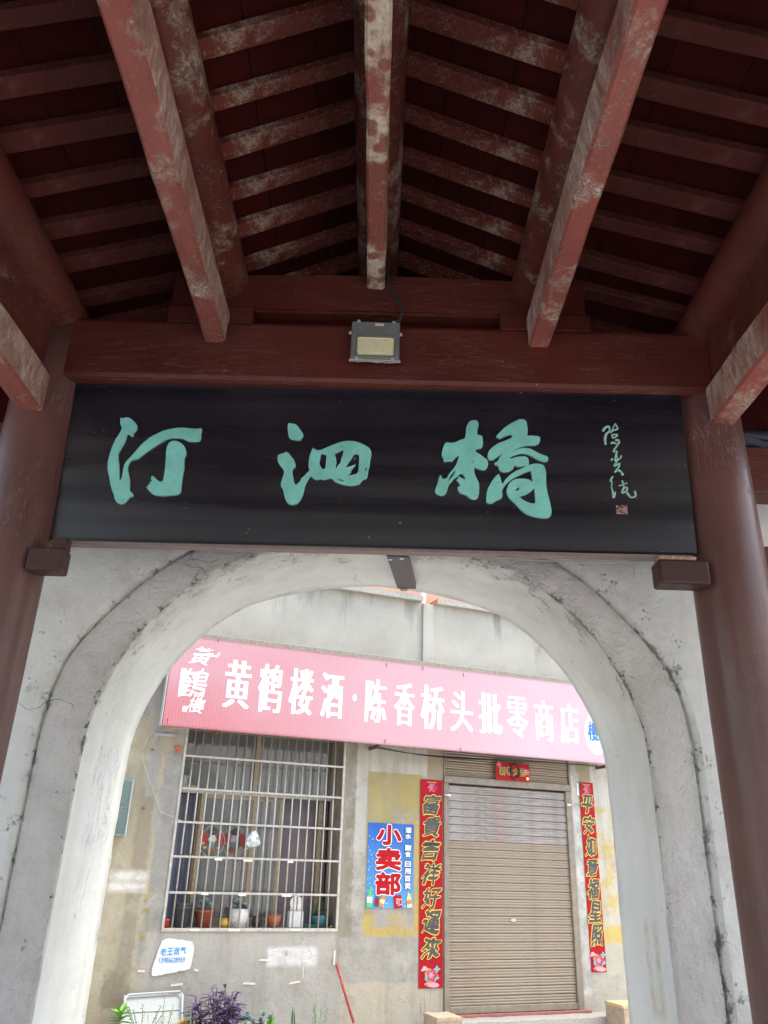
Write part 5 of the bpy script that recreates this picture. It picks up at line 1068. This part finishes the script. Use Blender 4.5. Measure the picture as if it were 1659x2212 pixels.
def pot(u, w_, h, mt, lab, plant, kind='tapered', y=SY, z=SZ, grp='potted plants on the window sill', r2=.75, saucer=False):
    t = thing('plant_pot', lab, 'potted plant', (u, y, z), SHOP, grp); r = w_/2
    prof = {'tapered': [(r*r2, z), (r*.97, z+h*.86), (r*1.1, z+h*.87), (r*1.1, z+h), (r*.95, z+h), (r*.9, z+h*.9)],
            'round': [(r*.6, z), (r*.95, z+h*.3), (r*1.02, z+h*.55), (r*.8, z+h*.85), (r*.95, z+h), (r*.85, z+h), (r*.75, z+h*.9)],
            'straight': [(r*.8, z), (r*.82, z+h*.28), (r*.98, z+h*.32), (r, z+h), (r*.94, z+h), (r*.9, z+h*.93)],
            'bowl': [(r*.5, z), (r*.62, z+h*.06), (r*.92, z+h*.6), (r*1.04, z+h*.95), (r*1.04, z+h), (r*.92, z+h), (r*.85, z+h*.9)]}[kind]
    part('pot', lathe(bmesh.new(), prof, u, y, 28), mt, t, smooth=True)
    bm = bmesh.new(); lathe(bm, [(r*.86, z+h*.88), (r*.8, z+h*.93)], u, y, 16); part('soil', bm, M['soil'], t)
    if plant:
        bm = bmesh.new(); mt2 = plant(bm, u, y, z+h*.92, r); part('foliage', bm, mt2, t)
    return t
random.seed(11)
def p_succ(bm, u, y, z, r):
    for k in range(5): rosette(bm, (u+random.uniform(-.6, .6)*r, y+random.uniform(-.5, .5)*r, z+random.uniform(.02, .08)), 12, .07, .034)
    return M['succ']
def p_small(bm, u, y, z, r):
    for k in range(9): leafblade(bm, (u, y, z), Vector((random.uniform(-.6, .6), random.uniform(-.5, .5), 1)), random.uniform(.03, .07), .014)
    return M['dry']
def p_bush(bm, u, y, z, r):
    for k in range(110):
        c = Vector((u+random.gauss(0, r*.5), y+random.gauss(0, r*.3), z+random.uniform(0, .13))); leafblade(bm, c, Vector((random.uniform(-1, 1), random.uniform(-1, 1), random.uniform(-.2, .8))), .038, .017, .4, 3)
    return M['leaf2']
def p_dry(bm, u, y, z, r):
    for k in range(26): leafblade(bm, (u+random.gauss(0, r*.4), y+random.gauss(0, r*.3), z), Vector((random.uniform(-1, 1), random.uniform(-1, 1), random.uniform(.2, 1))), random.uniform(.03, .06), .013, .5, 3)
    return flat('grey_pink_leaf', (.30, .25, .22), .7, var=.3)
terra = flat('brown_glazed_clay', (.30, .07, .04), .4, var=.25, sc=10); terra2 = flat('orange_glazed_clay', (.42, .12, .05), .4, var=.25, sc=10)
pot(-3.815, .06, .075, flat('red_plastic_pot', (.55, .06, .03), .4), 'small red plastic pot squeezed into the left corner of the barred window', None, y=.06)
pot(-3.432, .19, .155, terra, 'brown glazed pot with blue-green succulents behind the bars', p_succ)
pot(-3.236, .088, .08, flat('yellow_glaze', (.70, .48, .06), .4), 'small yellow pot between the brown pot and the tall white pot', p_small, 'round')
pot(-3.09, .20, .168, flat('white_pleated_paper', (.72, .71, .68), .6, var=.1, sc=40, bump=.01), 'tall white wrapped pot with succulents in the middle of the sill', p_succ, 'straight')
pot(-2.90, .105, .105, flat('black_plastic_pot', (.03, .03, .035), .4), 'small black pot right of the tall white pot', p_small, 'round')
pot(-2.725, .15, .112, terra2, 'orange round clay pot with a dry plant', p_dry, 'bowl')
pot(-2.24, .205, .115, flat('dark_teal_glaze', (.02, .12, .14), .3, var=.2), 'wide dark teal pot with a bushy plant at the right end of the sill', p_bush, 'bowl')
bk = thing('plastic_bucket', 'dark grey ribbed bucket behind the bars at the left of the sill', 'bucket', (-3.66, SY+.01, SZ), SHOP)
part('bucket_body', lathe(bmesh.new(), [(.078, SZ), (.092, SZ+.165), (.098, SZ+.166), (.098, SZ+.178), (.093, SZ+.179), (.094, SZ+.195), (.102, SZ+.196), (.102, SZ+.212), (.095, SZ+.213)], -3.66, SY+.01, 30), flat('dark_grey_plastic', (.075, .08, .095), .45), bk, smooth=True)
part('bucket_stick', tube(bmesh.new(), [(-3.66, SY, SZ+.2), (-3.652, SY, SZ+.27)], .004, 6), M['dry'], bk)
# white table mirror standing on a box
mr = thing('table_mirror', 'round white framed mirror on a white box behind the bars', 'mirror', (-2.51, SY-.01, SZ), SHOP)
wp = flat('white_plastic', (.74, .74, .74), .4, var=.04)
part('box', B(-2.575, -2.425, SY-.055, SY+.03, SZ+.001, SZ+.15, .006, 2), wp, mr)
bm = bmesh.new(); n = 28; cz_ = SZ+.225
tube(bm, [(-2.502+.062*math.cos(2*math.pi*k/n), SY-.02, cz_+.068*math.sin(2*math.pi*k/n)) for k in range(n+1)], .006, 6, False); part('rim', bm, wp, mr, smooth=True)
disc('mirror_glass', -2.502, cz_, .062, SY-.018, flat('mirror_glass', (.75, .78, .8), .08, .9), mr, 1, 1.08)
for s_ in (-1, 1): part('stand_arm', tube(bmesh.new(), smooth_pts([(-2.502+s_*.03, SY-.02, SZ+.15), (-2.502+s_*.062, SY-.02, SZ+.165), (-2.502+s_*.05, SY-.02, SZ+.185)], 2), .006, 6), wp, mr)
tray = bmesh.new(); lathe(tray, [(.085, SZ+.001), (.10, SZ+.035), (.094, SZ+.035), (.08, SZ+.006)], -2.33, SY-.02, 20, 1.1, .5)
single('green_tray', tray, flat('dark_green_plastic', (.02, .11, .09), .4), 'shallow dark green tray left of the teal pot', 'tray', SHOP)
bm = bmesh.new(); bmesh.ops.create_icosphere(bm, subdivisions=2, radius=.012); bmesh.ops.translate(bm, vec=(-2.125, .06, SZ+.014), verts=bm.verts[:]); single('small_ball', bm, flat('orange_cork', (.6, .35, .15), .6), 'tiny orange ball in the right corner of the sill', 'ball', SHOP, smooth=True)

# two lion-dance round window stickers and a foil bag hung on the bars
def sticker(u, z, lab, dim=1.0):
    t = thing('window_sticker', lab, 'sticker', (u, .25, z-.14), SHOP, 'round festive stickers on the window glass'); y = .2585
    c_ = lambda q: tuple(a*dim for a in q)
    bm = bmesh.new(); n = 48; r0 = []
    for k in range(n+1):
        a = 2*math.pi*k/n; rr = .128*(1+.07*abs(math.cos(2*a))); r0.append((u+rr*math.cos(a)*.98, y, z+rr*math.sin(a)*1.12))
    tube(bm, r0, .0025, 4, False); part('border', bm, flat('white_line', c_((.6, .6, .6)), .5), t)
    disc('red_cloud', u-.085, z+.02, .05, y, flat('sticker_red', c_((.42, .03, .03)), .5), t, .7, 1.2, 3, .1); disc('red_cloud', u+.09, z+.02, .05, y, flat('sticker_red2', c_((.42, .03, .03)), .5), t, .7, 1.2, 3, .1)
    disc('lantern', u, z+.095, .038, y-.0006, flat('sticker_dark', c_((.05, .05, .06)), .5), t, 1.1, .9, 4, .15); disc('drum', u, z-.075, .045, y-.0006, flat('sticker_brown', c_((.30, .12, .06)), .5), t, 1, .8)
    disc('ornament', u, z+.02, .045, y-.0012, flat('sticker_cream', c_((.62, .55, .50)), .5), t, .9, 1, 6, .12); disc('ornament', u, z-.03, .032, y-.0018, flat('sticker_blue', c_((.16, .26, .36)), .5), t, 1, .9)
    for (a, b) in ((-.07, -.06), (.075, -.06), (-.095, -.02)): disc('ingot', u+a, z+b, .018, y-.0012, flat('sticker_gold', c_((.5, .36, .15)), .5), t, 1.2, .7)
    text('sticker_text', '大吉', u-.022, u+.022, z+.085, z+.105, y-.002, flat('sticker_redtext', c_((.6, .1, .06)), .5), t)
sticker(-3.42, .155, 'brighter left one of the two round festive window stickers'); sticker(-3.185, .16, 'dimmer right one of the two round festive window stickers', .5)
bm = bmesh.new(); bmesh.ops.create_icosphere(bm, subdivisions=3, radius=1)
bu, bz = -3.065, .185
for v in bm.verts:
    n1 = noise.noise(v.co*1.7+Vector((3, 0, 0))); v.co = Vector((bu+v.co.x*.078*(1-.25*v.co.z)*(1+.25*n1), -.055+v.co.y*.03*(1+.5*n1), bz+v.co.z*.078*(1+.2*n1)))
fbm = G('crumpled_foil'); nz = fbm.noise(22, 4); fbm.bump(nz, .03); fbag = thing('foil_bag', 'crumpled silvery bag hanging from the window bars', 'bag', (bu, -.05, bz-.08), SHOP)
part('bag_body', bm, fbm.done(fbm.mix(fbm.rng(nz, .4, .6), (.75, .78, .78), (.32, .38, .38)), .25, .3), fbag)
bm = bmesh.new(); tube(bm, [(bu+.01, -.05, bz-.06), (bu-.07, -.03, bz-.10)], .005, 6); part('bag_string', bm, flat('yellow_string', (.6, .55, .25), .6), fbag)

# ------------------------------------------------------------------ foreground plants and broom
bw = bmesh.new(); u0, z0 = S(k6(1497, 388), .1); u1, z1 = S(k6(1603, 748), .22)
d_ = Vector((u1-u0, -.12, z1-z0)); end = Vector((u0, -.03-.012, z0)) + d_*1.0
br = thing('broom', 'long red handled broom leaning on the wall between window and shutter', 'broom', (end.x, end.y, -1.67), SHOP)
part('handle', tube(bw, [(u0, -.042, z0), tuple(end)], .0135, 10), flat('worn_red_paint', (.42, .06, .06), .5, var=.4, sc=40), br, smooth=True)
bm = bmesh.new(); random.seed(2)
for k in range(60):
    a = random.uniform(0, 6.28); r = random.uniform(0, .05); tube(bm, [tuple(end+Vector((0, 0, .02))), (end.x+.02+r*math.cos(a), end.y+r*math.sin(a)*.5, end.z-.2)], .002, 3, False)
part('bristles', bm, flat('straw', (.5, .42, .28), .9), br, kind='stuff')
single('planting_bed', rough_box(-4.7, -2.1, -.75, -.32, -1.67, -1.50, 30, .01), M['copc'], '', '', SHOP, kind='structure')
bed = rough_box(-4.65, -2.15, -.72, -.35, -1.52, -1.485, 30, .02); single('bed_soil', bed, M['soil'], '', '', SHOP, kind='structure')
# shallow white basin leaning on the wall
bs = thing('white_basin', 'white oblong plastic tub leaning upright against the wall behind the plants', 'tub', (-3.87, -.2, -1.49), SHOP)
bm = bmesh.new(); x0, x1, zb, zt = -4.155, -3.61, -1.48, -1.165
def BY(z): return -.30 + (z-zb)/(zt-zb)*.24
for (a, b, c, d2, fy) in ((x0+.02, x1-.005, zb, zt-.006, -.0), ):
    vs = [bm.verts.new((x, BY(z)-fy, z)) for x, z in ((a, c), (b, c), (b, d2), (a, d2))]; bm.faces.new(vs)
part('tub_bottom', bm, flat('translucent_white_tub', (.40, .425, .41), .5, var=.05), bs)
wt = flat('white_tub_rim', (.52, .56, .54), .35, var=.04)
bm = bmesh.new(); cor = [(x0, zb), (x0+.03, zt-.02), (x0+.06, zt), (x1-.03, zt+.015), (x1, zt-.01), (x1-.01, zb)]
tube(bm, [(x, BY(z)-.035, z) for x, z in cor], .010, 8); part('tub_rim', bm, wt, bs, smooth=True)
for (a, b) in (((x0+.03, zt-.13), (x1-.02, zt-.12)), ((x0+.25, zt-.14), (x0+.25, zb))):
    bm = bmesh.new(); tube(bm, [(a[0], BY(a[1])-.006, a[1]), (b[0], BY(b[1])-.006, b[1])], .004, 6); part('tub_rib', bm, wt, bs, smooth=True)
def plant(name, lab, u, off, h, fill, mats, stem=None, grp=None):
    t = thing(name, lab, 'plant', (u, -off, -1.49), SHOP, grp); bm = bmesh.new(); bs_ = bmesh.new(); fill(bm, bs_, u, -off)
    part('leaves', bm, mats[0], t)
    if len(bs_.verts): part('stems', bs_, mats[1], t)
    else: bs_.free()
    return t
random.seed(21)
purp = flat('purple_leaf', (.115, .078, .18), .45, var=.4, sc=18); purps = flat('purple_stem', (.12, .05, .10), .6)
def f_purple(bl_, bs_, u, y):
    for k in range(36):
        a = random.uniform(-.40, .40); lean = Vector((a*.8, random.uniform(-.25, .15), 1)).normalized(); b = Vector((u+a*.42, y+random.uniform(-.1, .1), -1.49)); L = (.47 if k else .57)*(1-.42*abs(a)/.40)*random.uniform(.72, 1.0)
        p = [b+lean*L*t+Vector((0, 0, 0))+Vector((.02*math.sin(t*5+k), 0, 0)) for t in (0, .3, .6, .85, 1)]; tube(bs_, p, .004, 5, True)
        for q in range(8):
            t = .3+.7*q/7; c = b+lean*L*t; an = q*2.2+k; leafblade(bl_, c, Vector((math.cos(an), .5*math.sin(an), random.uniform(.2, .7))), random.uniform(.09, .14), .030, .9, 4)
plant('purple_plant', 'bushy purple-leaved plant in the middle of the planting bed', -3.35, .5, .5, f_purple, (purp, purps))
lg = flat('bright_green_leaf', (.16, .40, .05), .5, var=.25, sc=14)
def f_green(bl_, bs_, u, y):
    tube(bs_, [(u, y, -1.49), (u, y, -1.26)], .006, 5)
    for k in range(13):
        a = k*2.4; leafblade(bl_, (u, y, -1.31+.006*k), Vector((math.cos(a), .6*math.sin(a), .25+.07*k)), .115, .048, .7, 5)
plant('green_plant', 'bright green broad-leaved plant at the left end of the bed', -4.19, .5, .3, f_green, (lg, lg))
dgl = flat('dull_green_leaf', (.10, .17, .09), .5, var=.35, sc=20)
def f_rose(bl_, bs_, u, y):
    for k in range(6):
        a = random.uniform(-.2, .2); L = random.uniform(.22, .33); b = Vector((u+a*.3, y, -1.49)); tube(bs_, [b, b+Vector((a*.3, 0, L*.6)), b+Vector((a*.7, 0, L))], .0025, 4)
        for q in range(9):
            c = b+Vector((a*.7*(.3+q*.08), 0, L*(.35+.08*q))); an = random.uniform(0, 6.28); leafblade(bl_, c, Vector((math.cos(an), math.sin(an)*.6, .2)), .032, .019, .3, 3)
plant('rose_bush', 'spindly dull green bush left of the purple plant, before the white tub', -3.99, .5, .3, f_rose, (dgl, dgl))
def f_cosmos(bl_, bs_, u, y):
    for k in range(5):
        a = random.uniform(-.15, .15); L = random.uniform(.2, .3) if k else .36; b = Vector((u+a*.2, y, -1.49)); tube(bs_, [b, b+Vector((a*.4, 0, L))], .002, 4)
        for q in range(14): leafblade(bl_, b+Vector((a*.3, 0, L*(.3+.05*q))), Vector((random.uniform(-1, 1), random.uniform(-.6, .6), .6)), .045, .004, .2, 3)
fc = plant('feathery_plant', 'thin feathery plant with one pink flower beside the purple plant', -3.84, .5, .3, f_cosmos, (flat('feathery_green', (.15, .30, .12), .5), lg))
bm = bmesh.new(); 
for k in range(7): a = k*.9; leafblade(bm, (-3.83, -.5, -1.125), Vector((math.cos(a), .5*math.sin(a), .7)), .03, .012, .1, 3)
part('flower', bm, flat('pink_petal', (.75, .35, .50), .5), fc)
def p_yellow(bm, u, y, z, r):
    rosette(bm, (u, y, z), 12, .12, .022, .25, 1.2, .5); return flat('yellow_leaf', (.62, .45, .06), .5)
pot(-3.655, .17, .14, flat('salmon_clay', (.55, .30, .18), .7, var=.15), 'salmon pot with a yellow bromeliad in front of the white tub', p_yellow, 'tapered', y=-.5, z=-1.49, grp='pots in the planting bed')
def p_s2(bm, u, y, z, r):
    for k in range(9): rosette(bm, (u+random.uniform(-1.7, 1.7)*r, y+random.uniform(-.5, .5)*r, z+random.uniform(.0, .07)), 16, .055, .024)
    return flat('pale_succulent', (.22, .34, .32), .6, var=.25, sc=20)
pot(-3.0, .18, .13, flat('grey_clay', (.3, .3, .3), .7), 'grey pot of pale blue succulents right of the purple plant', p_s2, 'tapered', y=-.5, z=-1.49, grp='pots in the planting bed')
def f_blades(n, L, w_):
    def f(bl_, bs_, u, y):
        for k in range(n): leafblade(bl_, (u+random.uniform(-.03, .03), y, -1.49), Vector((random.uniform(-.35, .35), random.uniform(-.2, .2), 1)), L*random.uniform(.7, 1), w_, .15, 5)
    return f
plant('broad_leaf_plant', 'short broad green leaves right of the pale succulents', -2.86, .5, .2, f_blades(7, .22, .04), (lg, lg))
plant('spiky_plant', 'single dark upright blade leaf plant in the right half of the bed', -2.635, .5, .2, f_blades(4, .27, .022), (M['leaf2'], lg))
plant('small_weed', 'small pale green weed at the right end of the bed', -2.395, .5, .2, f_cosmos, (dgl, lg))
plant('pale_blade_plant', 'pale striped blade leaf crossing in front of the purple plant', -3.56, .56, .3, f_blades(3, .32, .028), (flat('pale_green_blade', (.35, .50, .25), .5), lg))

# ------------------------------------------------------------------ lift everything to stand on z = 0
for o in list(COL.objects):
    if o.parent is None and o.type not in ('CAMERA', 'LIGHT'): o.location.z += EH
